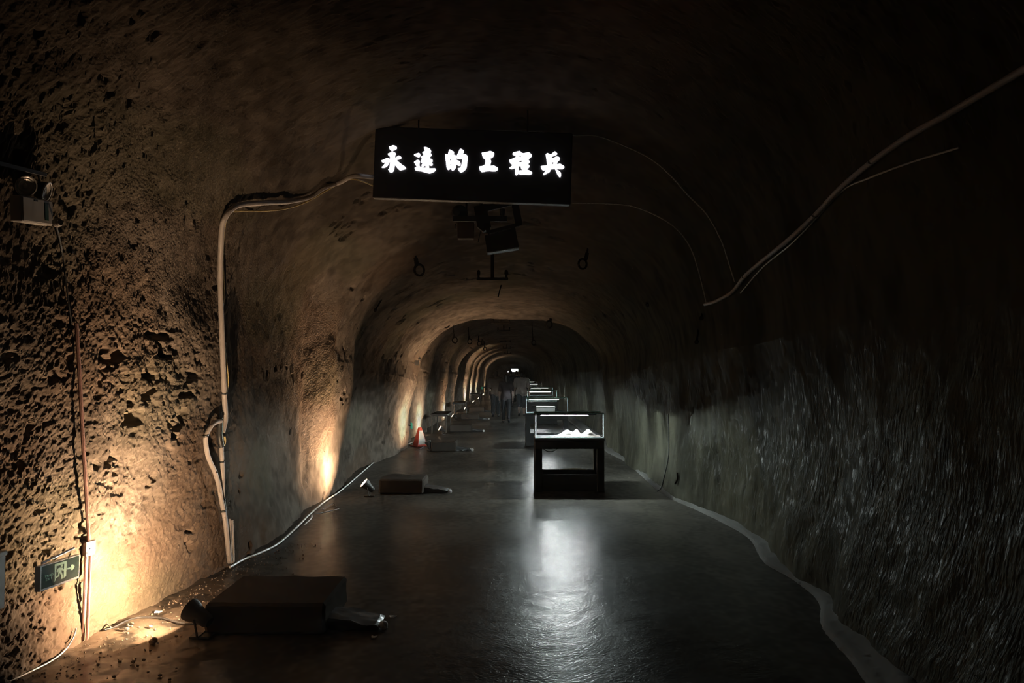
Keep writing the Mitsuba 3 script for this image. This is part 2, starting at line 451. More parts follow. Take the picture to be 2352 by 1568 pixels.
def surf_x(side, y, z):
    """x of the built left or right wall at depth y and height z"""
    V = SURF[side]
    i = np.clip(np.searchsorted(D, y), 1, len(D) - 1)
    return float(np.interp(z, V[i, :, 2], V[i, :, 0]))

def on_wall(px, py, gap, side=None):
    """a point a little off the built rock, seen at that photo pixel"""
    p = hit(px, py)
    key = side or ('ceiling' if p[2] > section(p[1])[4] else ('wall_left' if p[0] < 0 else 'wall_right'))
    i = np.clip(np.searchsorted(D, p[1]), 2, len(D) - 3)
    V = SURF[key][i - 2:i + 3].reshape(-1, 3)
    n = inward(p)
    tang = np.cross(n, [0, 1, 0])
    off = V - p
    near = (np.abs(off @ tang) < 0.04) & (np.linalg.norm(off, axis=1) < 0.35)
    lift = (off[near] @ n).max() if near.any() else 0.03
    return p + n * (max(lift, -0.02) + gap)

# trim: rough kerb of mortar along the right wall
kpx = [(1397, 1040), (1440, 1062), (1480, 1098), (1530, 1138), (1600, 1170), (1680, 1210), (1725, 1240), (1755, 1290), (1820, 1330), (1880, 1380), (1890, 1440), (1950, 1510), (1990, 1568), (2060, 1700)]
K = catmull([on_floor(*q) for q in kpx], 40)
K = np.vstack([[[1.93, 30.0, 0]], [[1.93, 20.0, 0]], K])
prof = [(-0.01, -0.02), (0.0, 0.012), (0.02, 0.03), (0.05, 0.042), (0.085, 0.05), (0.12, 0.085), (0.18, 0.10), (0.28, 0.06)]
t = np.gradient(K, axis=0); t /= np.linalg.norm(t, axis=1, keepdims=True)
side = np.cross(t, [0, 0, 1.0]); side *= np.sign(side[:, :1])
KV = np.array([[k + s * a + [0, 0, b] for a, b in prof] for k, s in zip(K, side)])
KV += (fb(KV.reshape(-1, 3), 22, 3, 31).reshape(KV.shape[:2])[..., None] - 0.5) * np.array([0.025, 0.0, 0.020])
m = trimesh.Trimesh(KV.reshape(-1, 3), grid_faces(len(K), len(prof)), process=False)
if m.face_normals[len(m.faces) // 4][2] < 0: m.invert()
scene['trim_1'] = mikit.ply(m, 'curb', smooth=True)
labels['trim_1'] = {'label': 'rough pale mortar kerb along the foot of the right wall', 'kind': 'structure'}

# ------------------------------------------------------------------ display cases on tables
def case_table(x, y, idx, tlabel, clabel):
    W, Dp, H = 0.92, 0.52, 0.70
    g = 'dark tables in a row on the right'
    t = thing('display_table', tlabel, 'table', g)
    X = lambda a, b, c: (x + a, y + b, c)
    put(t, 'tabletop', bevel_box(W, Dp, 0.035, 0.005, X(0, Dp / 2, H - 0.0175)), 'table')
    for s, nm in ((0.012, 'front'), (Dp - 0.012, 'back')):
        put(t, 'apron', bevel_box(W - 0.02, 0.024, 0.10, 0.003, X(0, s, H - 0.085)), 'table')
    for s in (-1, 1):
        put(t, 'apron', bevel_box(0.024, Dp - 0.05, 0.10, 0.003, X(s * (W / 2 - 0.022), Dp / 2, H - 0.085)), 'table')
        for b in (0.05, Dp - 0.05):
            put(t, 'leg', bevel_box(0.095, 0.09, H - 0.036, 0.004, X(s * (W / 2 - 0.052), b, (H - 0.036) / 2)), 'table')
    put(t, 'lower_panel', bevel_box(W - 0.03, 0.03, 0.24, 0.004, X(0, Dp - 0.06, 0.125)), 'table')
    put(t, 'lower_panel', bevel_box(W - 0.03, 0.03, 0.22, 0.004, X(0, 0.06, 0.115)), 'table')
    c = thing('display_case', clabel, 'glass case', 'lit glass cases in a row on the right')
    w, dp, h, z0 = 0.90, 0.47, 0.325, H + 0.001
    y0 = y + 0.02
    def quad(pts):
        return trimesh.Trimesh(np.array(pts, float), [[0, 1, 2], [0, 2, 3]], process=False)
    x0, x1, ya, yb, za, zb = x - w / 2, x + w / 2, y0, y0 + dp, z0 + 0.012, z0 + h
    e = 0.004
    put(c, 'glass_pane', quad([(x0, ya, za), (x1, ya, za), (x1, ya, zb), (x0, ya, zb)]), 'pane')
    put(c, 'glass_pane', quad([(x1, yb, za), (x0, yb, za), (x0, yb, zb), (x1, yb, zb)]), 'pane')
    put(c, 'glass_pane', quad([(x0, yb, za), (x0, ya, za), (x0, ya, zb), (x0, yb, zb)]), 'pane')
    put(c, 'glass_pane', quad([(x1, ya, za), (x1, yb, za), (x1, yb, zb), (x1, ya, zb)]), 'pane')
    put(c, 'glass_lid', quad([(x0, ya, zb), (x1, ya, zb), (x1, yb, zb), (x0, yb, zb)]), 'pane')
    put(c, 'base_plate', bevel_box(w, dp, 0.012, 0.002, (x, y0 + dp / 2, z0 + 0.006)), 'table')
    for xx in (x0, x1):
        for yy in (ya, yb):
            sx, sy = (1 if xx > x else -1) * 0.012, (-1 if yy == ya else 1) * 0.001
            put(c, 'glass_edge', quad([(xx, yy + sy, za), (xx - sx, yy + sy, za), (xx - sx, yy + sy, zb), (xx, yy + sy, zb)]), 'edge_glow')
    put(c, 'glass_edge', quad([(x0, ya - 0.001, za - 0.011), (x1, ya - 0.001, za - 0.011), (x1, ya - 0.001, za + 0.004), (x0, ya - 0.001, za + 0.004)]), 'edge_glow')
    for yy in (ya, yb):
        put(c, 'lid_edge', bevel_box(w + 0.012, 0.007, 0.008, 0.001, (x, yy, zb + 0.003)), 'green_strip')
    # lamp under the lid
    lz = zb - 0.030
    L = 0.64
    xl = x - 0.05
    ym = y0 + dp / 2
    put(c, 'lamp_reflector', cat_(bevel_box(L + 0.18, 0.30, 0.005, 0.001, (xl, ym, lz + 0.026)),
                                  *[bevel_box(0.005, 0.30, 0.020, 0.001, (xl + q * (L / 2 + 0.09), ym, lz + 0.016)) for q in (-1, 1)],
                                  *[bevel_box(L + 0.18, 0.005, 0.020, 0.001, (xl, ym + q * 0.15, lz + 0.016)) for q in (-1, 1)]), 'table')
    tb = trimesh.creation.cylinder(0.013, L, sections=12)
    tb.apply_transform(trimesh.transformations.rotation_matrix(math.pi / 2, [0, 1, 0])); tb.apply_translation((xl, y0 + dp / 2, lz))
    wgt = [2.5, 1.5, 0.8, 0.8][idx] if idx < 4 else 0.3
    put(c, 'lamp_tube', tb, 'reflector', emitter={'type': 'area', 'radiance': rgb(*(COLD * TUBE)), 'sampling_weight': wgt})
    return z0 + 0.013

zc = case_table(0.78, 10.9, 0, 'black wooden display table nearest the viewer, carrying the case with the crumpled cloth', 'nearest lit glass case, with crumpled white cloth inside')
case_table(0.79, 17.8, 1, 'second black display table from the front, half hidden behind the nearest', 'second lit glass case from the front, holding a white box')
case_table(0.98, 25.4, 2, 'third black display table from the front', 'third lit glass case from the front')
case_table(1.19, 31.9, 3, 'fourth black display table, right of the walker in the pale shirt', 'fourth lit glass case, right of the walker in the pale shirt')
for x, y, o in ((1.18, 43.8, 'fifth'), (1.35, 56.0, 'sixth'), (1.45, 72.0, 'seventh and farthest')):
    case_table(x, y, 4, o + ' dark display table of the row, far down the tunnel', o + ' glowing glass case of the row, far down the tunnel')

# crumpled cloth in the first case
u, v = np.meshgrid(np.linspace(-1, 1, 60), np.linspace(-1, 1, 36), indexing='ij')
hgt = 0.075 * np.exp(-((u + 0.45) / 0.28)**2) + 0.08 * np.exp(-((u + 0.02) / 0.14)**2) * (0.6 + 0.4 * np.cos(3 * v)) + 0.085 * np.exp(-((u - 0.5) / 0.24)**2)
hgt = hgt * (1 - 0.7 * v**2) + 0.012 * (meshkit.fbm(np.stack([u * 4, v * 4, u * 0], -1), 3, 5) - 0.3)
hgt *= np.clip((1 - np.maximum(np.abs(u), np.abs(v))) * 6, 0, 1)
V = np.stack([0.90 + u * 0.30, 11.15 + v * 0.17, zc + 0.004 + np.maximum(hgt, 0)], -1).reshape(-1, 3)
F = grid_faces(60, 36)
top = trimesh.Trimesh(V, F, process=False)
if top.face_normals[0][2] < 0: F = F[:, ::-1]
Vb = V.copy(); Vb[:, 2] = zc
m = trimesh.Trimesh(np.vstack([V, Vb]), np.vstack([F, F[:, ::-1] + len(V)]), process=False)
single('cloth', m, 'white_cloth', 'crumpled white cloth lying in the nearest glass case', 'cloth', smooth=True)
bx = thing('exhibit_box', 'small white box lying in the second glass case', 'box')
put(bx, 'body', bevel_box(0.40, 0.22, 0.10, 0.008, (0.77, 18.05, zc + 0.051)), 'white_box')
put(bx, 'lid', bevel_box(0.415, 0.235, 0.025, 0.006, (0.77, 18.05, zc + 0.115)), 'white_box')
# cloth folded on the lower panels and cable under the first table
u, v = np.meshgrid(np.linspace(-1, 1, 24), np.linspace(-1, 1, 8), indexing='ij')
V = np.stack([0.86 + u * 0.19, 11.36 + v * 0.05, 0.247 + 0.016 * np.clip(1 - u**2, 0, 1) * (1 - v**2)], -1).reshape(-1, 3)
Vb = V.copy(); Vb[:, 2] = 0.2462
F = grid_faces(24, 8)
if trimesh.Trimesh(V, F, process=False).face_normals[60][2] < 0: F = F[:, ::-1]
single('paper', trimesh.Trimesh(np.vstack([V, Vb]), np.vstack([F, F[:, ::-1] + len(V)]), process=False), 'white_cloth', 'pale folded paper on the panel under the nearest display table', 'paper', smooth=True)
single('lamp_cable', tube([(0.43, 10.98, 0.60), (0.44, 10.97, 0.56), (0.50, 10.96, 0.525), (0.57, 10.97, 0.53), (0.64, 11.0, 0.57), (0.70, 11.0, 0.60)], 0.005, 6), 'black_rubber',
       'thin black cable looping below the nearest display table', 'cable')

# ------------------------------------------------------------------ floor spotlights and footings on the left
GROUP_FAR = 'small floor spotlights far down the left'
def spotlight(x, y, aimv, label, power, near, group=None, cut=80.0):
    s = thing('floor_spotlight', label, 'spotlight', group)
    a = np.asarray(aimv, float); a /= np.linalg.norm(a)
    c = np.array([x, y, 0.125])
    can = lathe([(0.0, -0.085), (0.03, -0.085), (0.042, -0.06), (0.048, 0.0), (0.066, 0.05), (0.068, 0.075), (0.064, 0.075), (0.060, 0.05), (0.0, 0.045)], 20 if near else 12)
    put(s, 'housing', aim(can, c, a), 'dark_metal', smooth=30)
    put(s, 'base', bevel_box(0.12, 0.10, 0.014, 0.003, (x + 0.02, y, 0.007)), 'dark_metal')
    put(s, 'bracket', cat_(tube([(x + 0.02, y - 0.072, 0.012), (x, y - 0.074, 0.12), ], 0.007, 5, False), tube([(x + 0.02, y + 0.072, 0.012), (x, y + 0.074, 0.12)], 0.007, 5, False),
                             tube([(x + 0.02, y - 0.073, 0.014), (x + 0.02, y + 0.073, 0.014)], 0.007, 5, False)), 'dark_metal')
    disc = trimesh.creation.cylinder(0.060, 0.006, sections=20 if near else 10)
    put(s, 'lens', aim(disc, c + a * 0.068, a), 'reflector', label='glowing warm lens', emitter={'type': 'area', 'radiance': rgb(*(WARM * LENS)), 'sampling_weight': 0.5 if near else 0.2})
    if near:
        o = c + a * 0.085
        scene[f'{s}_beam'] = {'type': 'spot', 'intensity': rgb(*(WARM * power)), 'cutoff_angle': cut, 'beam_width': 16.0, 'sampling_weight': 2.0 if near > 1 else 1.0,
                              'to_world': T().look_at(origin=o.tolist(), target=(o + a).tolist(), up=[0, 1, 0.01])}

spot_at = [(-1.84, 4.95, (-0.84, 0.25, 0.41)), (-1.80, 10.55, (-0.72, -0.25, 0.65)), (-1.64, 16.75, (-0.34, 0.02, 0.94)), (-1.74, 21.2, (-0.8, -0.25, 0.55)),
           (-1.86, 27.6, (-0.8, -0.2, 0.55)), (-1.76, 33.0, (-0.8, -0.3, 0.55)), (-1.78, 41.0, (-0.6, -0.2, 0.75)), (-1.75, 47.0, (-0.6, -0.2, 0.7)), (-1.75, 55.0, (-0.6, -0.3, 0.7)), (-1.66, 70.0, (-0.5, -0.45, 0.7))]
sp_lab = ['nearest floor spotlight, tilted up at the left wall beside the nearest footing', 'second floor spotlight, its glowing lens beside the second footing',
          'third floor spotlight, beside the traffic cone', 'fourth floor spotlight, glowing under the nearest bench', 'fifth floor spotlight, just beyond the nearest bench', 'sixth floor spotlight, beside the second bench', 'seventh floor spotlight along the left wall, just before the third bench', 'eighth floor spotlight along the left wall, beyond the third bench', 'ninth floor spotlight along the left wall, second farthest', 'farthest floor spotlight along the left wall, a tiny glowing dot']
for i, (x, y, a) in enumerate(spot_at):
    spotlight(x, y, a, sp_lab[i], SPOT_POWER * (1.0 if i == 0 else 0.9 if i < 3 else 0.8 if i < 5 else 1.7), 2 if i < 2 else 1, None, 76.0 if i == 0 else 66.0 if i == 1 else 88.0 if i == 2 else 66.0)

spotlight(-1.90, -0.85, (-0.80, 0.15, 0.55), 'floor spotlight of the left row, standing behind the viewer', SPOT_POWER * 0.5, 1, None, 60.0)

def footing(x0, x1, y, dep, h, label, group=None):
    f = thing('footing', label, 'concrete block', group)
    m = bevel_box(x1 - x0, dep, h, 0.018, ((x0 + x1) / 2, y + dep / 2, h / 2))
    m = m.subdivide_to_size(0.07)
    m.vertices += (fb(m.vertices, 9, 2, int(y)) [:, None] - 0.5) * np.array([0.02, 0.02, 0.014])
    m.vertices[:, 2] = np.maximum(m.vertices[:, 2], 0.0)
    put(f, 'block', m, 'concrete_block', smooth=35)
    poly = Polygon([(x1 - 0.02, 0.0), (x1 + 0.30, 0.0), (x1 + 0.31, 0.02), (x1 + 0.28, 0.035), (x1 - 0.02, 0.085)])
    w = trimesh.creation.extrude_polygon(poly, 0.24, engine='earcut')
    w.apply_transform(np.array([[1, 0, 0, 0], [0, 0, 1, y + 0.08], [0, 1, 0, 0], [0, 0, 0, 1.0]])); w.fix_normals()
    w = w.subdivide_to_size(0.05)
    w.vertices += (fb(w.vertices, 16, 2, int(y) + 3)[:, None] - 0.5) * np.array([0.03, 0.05, 0.03])
    w.vertices[:, 2] = np.maximum(w.vertices[:, 2], 0.001)
    put(f, 'toe', w, 'black_bag', smooth=30, label='low black sloping toe at the right')
    tip = trimesh.creation.icosphere(subdivisions=2, radius=0.028)
    tip.vertices *= 0.7 + 0.6 * meshkit.fbm(tip.vertices * 50, 2, int(y))[:, None]
    tip.apply_translation((x1 + 0.33, y + 0.12, 0.02))
    put(f, 'tip', tip, 'wrapper', label='pale shiny tip of the toe')
fl = ['low dark concrete footing nearest the viewer, beside the nearest spotlight', 'second low concrete footing, beside the second glowing spotlight', 'third low concrete footing, right of the traffic cone', 'fourth low concrete footing, right of the nearest bench', 'fifth low concrete footing, between the first two benches', 'sixth and farthest low concrete footing, beyond the second bench']
for i, (x0, x1, y) in enumerate(((-1.82, -1.10, 4.98), (-1.70, -1.12, 10.75), (-1.58, -1.09, 16.6), (-1.62, -1.04, 22.1), (-1.66, -1.06, 28.0), (-1.66, -1.06, 33.6))):
    footing(x0, x1, y, 0.68 if i == 0 else 0.6, 0.185, fl[i])

# scraps beside the first footing
def scrap(cx, cy, s, z=0.002, seed=0, bsdf='wrapper', label='', name='wrapper', cat='wrapper'):
    u, v = np.meshgrid(np.linspace(-1, 1, 10), np.linspace(-1, 1, 10), indexing='ij')
    zz = 0.6 * meshkit.fbm(np.stack([u * 1.5, v * 1.5, u * 0 + seed], -1), 3, seed)
    V = np.stack([cx + s * u * (0.9 + 0.3 * v), cy + s * v, z + s * zz], -1)
    F = grid_faces(10, 10)
    Vb = V.reshape(-1, 3) - [0, 0, 0.0015]
    m = trimesh.Trimesh(np.vstack([V.reshape(-1, 3), Vb]), np.vstack([F, F[:, ::-1] + 100]), process=False)
    single(name, m, bsdf, label, cat)
scrap(-0.745, 5.30, 0.02, 0.01, 3, label='shiny crumpled wrapper beyond the tip of the nearest footing')
scrap(-0.80, 4.92, 0.016, 0.004, 5, label='scrap of clear plastic in front of the black toe of the nearest footing', name='plastic_scrap', cat='plastic scrap')
q = on_floor(362, 1408); scrap(q[0], q[1], 0.022, 0.004, 8, label='torn scrap of white paper on the lit floor by the left wall', name='paper_scrap', cat='paper scrap')

# ------------------------------------------------------------------ benches
def bench(x0, x1, y0, y1, h, label, group=None, detail=True):
    b = thing('bench', label, 'bench', group)
    cx, cy = (x0 + x1) / 2, (y0 + y1) / 2
    put(b, 'seat', bevel_box(x1 - x0, y1 - y0, 0.035, 0.006, (cx, cy, h - 0.0175)), 'table')
    for x in (x0 + 0.03, x1 - 0.03):
        for y in ((y0 + 0.05, y1 - 0.05)):
            put(b, 'leg', bevel_box(0.03, 0.03, h - 0.034, 0.003, (x, y, (h - 0.034) / 2)), 'dark_metal')
    put(b, 'rail', bevel_box(x1 - x0 - 0.09, 0.025, 0.03, 0.003, (cx, y0 + 0.05, h - 0.052)), 'dark_metal')
    put(b, 'rail', bevel_box(0.025, y1 - y0 - 0.13, 0.03, 0.003, (x1 - 0.03, cy, h - 0.052)), 'dark_metal')
bench(-2.07, -1.64, 21.6, 23.3, 0.50, 'nearest long black bench with metal legs, standing along the left wall')
bench(-2.08, -1.63, 29.7, 31.3, 0.52, 'second long black bench along the left wall, beyond the nearest')
bench(-2.05, -1.55, 42.0, 43.6, 0.55, 'third black bench along the left wall, far behind the first two')
bench(-2.0, -1.5, 60.0, 61.6, 0.60, 'farthest black bench along the left wall')

# ------------------------------------------------------------------ traffic cone
c = thing('traffic_cone', 'red and white four-sided traffic cone standing by the third spotlight', 'traffic cone')
def frustum4(a0, a1, z0, z1, rot, loc):
    pts = [(sx * a, sy * a, z) for a, z in ((a0, z0), (a1, z1)) for sx in (-1, 1) for sy in (-1, 1)]
    return xf(trimesh.convex.convex_hull(np.array(pts)), loc, rot)
cl, rot = (-1.93, 17.75, 0), math.radians(35)
put(c, 'base', xf(bevel_box(0.32, 0.32, 0.025, 0.008, (0, 0, 0.0135)), cl, rot), 'cone_red')
put(c, 'body', frustum4(0.115, 0.028, 0.025, 0.40, rot, cl), 'cone_red')
# white panel on the right hand face
f = []
for z, a in ((0.05, 0.1092), (0.34, 0.0419)):
    for s in (-0.86, 0.86): f.append((a + 0.0015, s * a, z))
m = trimesh.Trimesh(np.array(f), [[0, 1, 3], [0, 3, 2]], process=False)
m = cat_(m, xf(m, rz=-math.pi / 2))
put(c, 'reflective_panel', xf(m, cl, rot - math.pi * 0.0), 'cone_white', label='white panel on the cone')

# ------------------------------------------------------------------ overhead sign
SD = 7.45                                    # its distance
s_key = thing('overhead_sign', 'black board sign hung from the vault with six glowing white Chinese characters', 'sign')
roll = math.radians(2.0)
c0 = at_depth(1086, 379, SD)
W, H = 1.80, 0.655
def sign_xf(mesh):
    m = mesh.copy()
    m.apply_transform(trimesh.transformations.rotation_matrix(roll, [0, 1, 0])); m.apply_translation(c0); return m
put(s_key, 'board', sign_xf(bevel_box(W, 0.10, H, 0.008, (0, 0.055, 0))), 'board')
for a in (-1, 1):
    put(s_key, 'hanger', tube([c0 + [a * 0.5, 0.06, H / 2 - 0.01 - a * 0.5 * math.sin(roll)], c0 + [a * 0.5, 0.06, H / 2 + 0.22]], 0.008, 6, False), 'dark_metal')
A1, A2, A3 = (865, 320), (1010, 320), (1160, 330)
CH = [
 ('character', A1, [[(420,250),(490,240),(560,200),(620,215),(690,250),(715,290),(690,340),(630,380),(560,405),(490,400),(450,365),(430,310)],
  [(365,520),(440,485),(500,450),(535,425),(600,450),(650,480),(668,515),(645,570),(640,680),(700,630),(770,578),(830,605),(885,660),(850,695),(770,725),(700,740),(770,810),(850,880),(950,950),(1030,1010),(1052,1050),(1020,1075),(930,1100),(840,1130),(790,1105),(720,1030),(630,920),(625,1010),(615,1100),(590,1150),(540,1195),(495,1210),(450,1185),(420,1130),(380,1090),(440,1060),(455,900),(460,620),(400,575)],
  [(140,770),(220,735),(285,705),(340,675),(420,685),(450,715),(445,780),(420,870),(370,950),(310,1005),(240,1030),(170,1030),(155,1005),(210,955),(270,880),(300,800),(250,830),(210,845),(165,820)]], []),
 ('character', A1, [[(1315,555),(1400,510),(1495,478),(1540,505),(1562,560),(1545,620),(1500,650),(1430,625),(1360,590)],
  [(1690,270),(1765,265),(1830,295),(1900,325),(1925,370),(1955,415),(1940,455),(1915,495),(1960,520),(1978,565),(1945,600),(1895,635),(1900,690),(1950,700),(2005,740),(2015,780),(1985,815),(1945,830),(1995,850),(2015,895),(2000,940),(1960,958),(1915,945),(1870,920),(1885,1050),(2000,1045),(2090,1045),(2130,1070),(2130,1105),(2080,1160),(1990,1205),(1910,1240),(1850,1230),(1700,1190),(1560,1150),(1430,1145),(1380,1110),(1350,1030),(1375,1010),(1430,1000),(1390,930),(1370,880),(1320,825),(1380,780),(1440,740),(1500,740),(1540,775),(1550,810),(1525,900),(1530,950),(1560,1000),(1660,1020),(1750,1035),(1755,930),(1700,970),(1640,1000),(1600,980),(1600,940),(1620,900),(1660,870),(1610,855),(1578,820),(1575,770),(1595,735),(1630,710),(1600,680),(1578,635),(1600,605),(1700,565),(1650,525),(1625,465),(1670,440),(1725,410),(1700,350),(1685,300)]], []),
 ('character', A2, [[(185,540),(210,525),(285,545),(305,460),(330,370),(355,355),(430,395),(495,430),(515,470),(505,510),(470,545),(540,550),(590,590),(600,640),(600,750),(660,760),(715,790),(745,850),(755,900),(735,950),(700,960),(650,940),(590,895),(580,1000),(550,1060),(500,1115),(455,1140),(425,1110),(385,1045),(345,1090),(310,1110),(265,1085),(235,1020),(215,850),(200,700)],
  [(735,325),(800,345),(855,390),(865,440),(840,500),(800,555),(850,525),(930,540),(980,570),(1000,630),(995,760),(985,920),(970,1010),(940,1080),(870,1150),(770,1205),(720,1180),(670,1110),(635,1050),(720,1035),(750,1010),(780,900),(800,780),(810,690),(740,715),(690,715),(620,685),(600,620),(620,560),(670,460),(705,370)]],
  [[(362,700),(412,685),(407,767),(362,767)], [(373,878),(412,868),(407,932),(376,932)]]),
 ('character', A2, [[(1505,490),(1530,470),(1650,455),(1760,430),(1825,408),(1900,435),(1960,475),(1975,510),(1960,570),(1920,640),(1860,675),(1790,700),(1840,730),(1862,790),(1840,870),(1820,950),(1890,950),(1950,940),(2010,970),(2080,1010),(2110,1060),(2090,1110),(2030,1155),(1950,1160),(1800,1145),(1680,1155),(1540,1190),(1490,1170),(1440,1100),(1420,990),(1450,975),(1560,960),(1620,910),(1645,840),(1645,725),(1590,690),(1550,630)]], []),
 ('character', A3, [[(160,595),(200,565),(280,540),(400,480),(395,440),(340,415),(290,390),(278,350),(310,305),(380,290),(460,270),(525,250),(570,270),(610,320),(690,340),(770,315),(850,295),(900,310),(960,370),(985,430),(960,475),(895,530),(855,590),(900,615),(918,650),(895,690),(825,745),(880,760),(910,805),(890,850),(825,905),(815,945),(880,960),(950,1000),(1000,1050),(985,1090),(910,1130),(740,1112),(570,1125),(520,1090),(495,1060),(480,1110),(440,1140),(405,1145),(375,1110),(365,1020),(375,870),(310,905),(245,920),(190,905),(168,875),(240,810),(300,750),(240,740),(190,690)]],
  [[(528,440),(582,413),(587,488),(540,472)], [(503,655),(595,593),(652,620),(632,647),(560,677)], [(508,798),(580,815),(580,860),(610,920),(655,958),(508,970)], [(612,782),(625,765),(668,785),(605,803)]]),
 ('character', A3, [[(1485,380),(1550,325),(1610,355),(1670,390),(1750,320),(1825,260),(1870,300),(1915,350),(1890,390),(1800,430),(1710,465),(1700,525),(1790,500),(1880,450),(1960,470),(2005,510),(2010,550),(1985,595),(1930,630),(1910,690),(1885,745),(1950,730),(2010,715),(2070,755),(2150,800),(2175,840),(2150,890),(2090,920),(1860,910),(1640,930),(1665,970),(1640,1015),(1560,1065),(1420,1138),(1395,1120),(1400,1090),(1450,1020),(1505,955),(1410,965),(1360,945),(1320,890),(1300,825),(1340,800),(1545,780),(1520,600)],
  [(1830,920),(1900,940),(1970,980),(2030,1040),(2050,1110),(2045,1180),(2010,1222),(1970,1200),(1920,1130),(1880,1040)]], [[(1703,648),(1777,665),(1767,715),(1725,752)]]),
]
cr, sr = math.cos(roll), math.sin(roll)
PXM = SD / FOCAL
def sign_uv(q, org):
    """drawing units of the lettering -> the board's own plane"""
    gx, gz = (org[0] + q[0] / 15.68 - 1086) * PXM, -(org[1] + q[1] / 15.68 - 379) * PXM
    return (gx * cr - gz * sr, gx * sr + gz * cr)
def rounded(poly):
    return poly.buffer(0).buffer(0.0028).buffer(-0.0052).buffer(0.0024)
def extr(poly, h):
    gs = getattr(poly, 'geoms', [poly])
    return cat_(*[trimesh.creation.extrude_polygon(g, h, engine='earcut') for g in gs if g.area > 1e-7])
for nm, org, polys, holes in CH:
    shp = unary_union([Polygon([sign_uv(q, org) for q in P]).buffer(0) for P in polys])
    shp = rounded(shp)
    for h in holes: shp = shp.difference(Polygon([sign_uv(q, org) for q in h]))
    shp = shp.simplify(0.0006)
    m = extr(shp, 0.012)
    m.apply_transform(np.array([[1, 0, 0, 0], [0, 0, -1, 0.003], [0, 1, 0, 0], [0, 0, 0, 1.0]])); m.fix_normals()
    put(s_key, nm, sign_xf(m), 'reflector', label='glowing white character', emitter={'type': 'area', 'radiance': rgb(LETTER, LETTER * 0.97, LETTER * 1.02), 'sampling_weight': 0.25})

# ------------------------------------------------------------------ twin-head emergency lamps
def emergency_lamp(origin, xdir, ndir, label, scale=1.0, body='grey_paint', heads=((-0.07, 0.078, 0.50), (0.085, 0.07, -0.20)), bar=True, lit_detail=True):
    """xdir along the front, ndir out of the front"""
    e = thing('emergency_lamp', label, 'emergency light')
    xd = np.asarray(xdir, float); xd /= np.linalg.norm(xd)
    nd = np.asarray(ndir, float); nd -= xd * np.dot(nd, xd); nd /= np.linalg.norm(nd)
    zd = np.cross(nd, xd) * -1.0
    if zd[2] < 0: zd = -zd
    B = np.eye(4); B[:3, 0], B[:3, 1], B[:3, 2], B[:3, 3] = xd * scale, -nd * scale, zd * scale, origin
    def P(name, mesh, bsdf, **k):
        m = mesh.copy(); m.apply_transform(B)
        if np.linalg.det(B[:3, :3]) < 0: m.invert()
        return put(e, name, m, bsdf, **k)
    P('body', bevel_box(0.25, 0.055, 0.125, 0.004, (0, 0.030, 0)), body)
    P('front_panel', bevel_box(0.238, 0.006, 0.113, 0.002, (0, -0.001, 0)), body)
    P('label_strip', bevel_box(0.030, 0.003, 0.088, 0.001, (0.065, -0.005, 0.002)), 'green_strip', label='dark green strip')
    P('pilot_light', bevel_box(0.03, 0.003, 0.008, 0.001, (-0.02, -0.005, 0.047)), 'black_rubber')
    for hx, hz, turn in heads:
        dirv = np.array([-math.sin(turn), -math.cos(turn), -0.30])
        shell = lathe([(0.0, -0.055), (0.025, -0.053), (0.042, -0.03), (0.050, 0.0), (0.0505, 0.012), (0.047, 0.012), (0.044, 0.0), (0.0, -0.045)], 24)
        pos = (hx, 0.015, hz + 0.035)
        hk = P('lamp_head', aim(shell, pos, dirv), 'black_rubber', smooth=30)
        bowl = lathe([(0.0465, 0.008), (0.040, 0.004), (0.034, 0.0045), (0.026, -0.001), (0.020, 0.0), (0.012, -0.003), (0.010, 0.004), (0.0, 0.006)], 24)
        b = aim(bowl, pos, dirv); b.apply_transform(B); put(hk, 'reflector_bowl', b, 'lens_grey', smooth=25, label='pale ribbed reflector')
        ring = lathe([(0.0465, 0.007), (0.0465, 0.014), (0.0515, 0.014), (0.0515, 0.007), (0.0465, 0.007)], 24)
        b = aim(ring, pos, dirv); b.apply_transform(B); put(hk, 'rim', b, 'grey_paint', smooth=30)
        P('arm', tube([(hx, 0.05, 0.055), (hx, 0.055, hz + 0.03)], 0.008, 6, False), 'black_rubber')
    if bar:
        P('mounting_bar', bevel_box(0.46, 0.006, 0.022, 0.002, (-0.06, 0.055, 0.20)), 'dark_metal')
        P('mounting_bar', bevel_box(0.022, 0.006, 0.16, 0.002, (0.0, 0.09, 0.13)), 'dark_metal')
    return e
pl, pr = at_depth(50, 478, 3.83), at_depth(121, 490, 4.07)
emergency_lamp((pl + pr) / 2, pr - pl, (1.0, 0.05, 0), 'grey twin-head emergency lamp high on the left wall', scale=0.98)
single('cable_gland', aim(lathe([(0, 0), (0.022, 0), (0.022, 0.02), (0.016, 0.03), (0, 0.03)], 16), at_depth(128, 512, 4.06), (0.9, -0.3, 0.1)), 'pvc', 'round pale cable gland at the lower right corner of the grey emergency lamp', 'cable gland', smooth=30)
single('lamp_wire', tube([at_depth(128, 514, 4.06)] + [on_wall(x, y, 0.008) for x, y in ((138, 570), (146, 640), (154, 700), (162, 745))], 0.004, 6), 'black_rubber', 'thin black wire hanging from the grey emergency lamp down the left wall', 'wire')

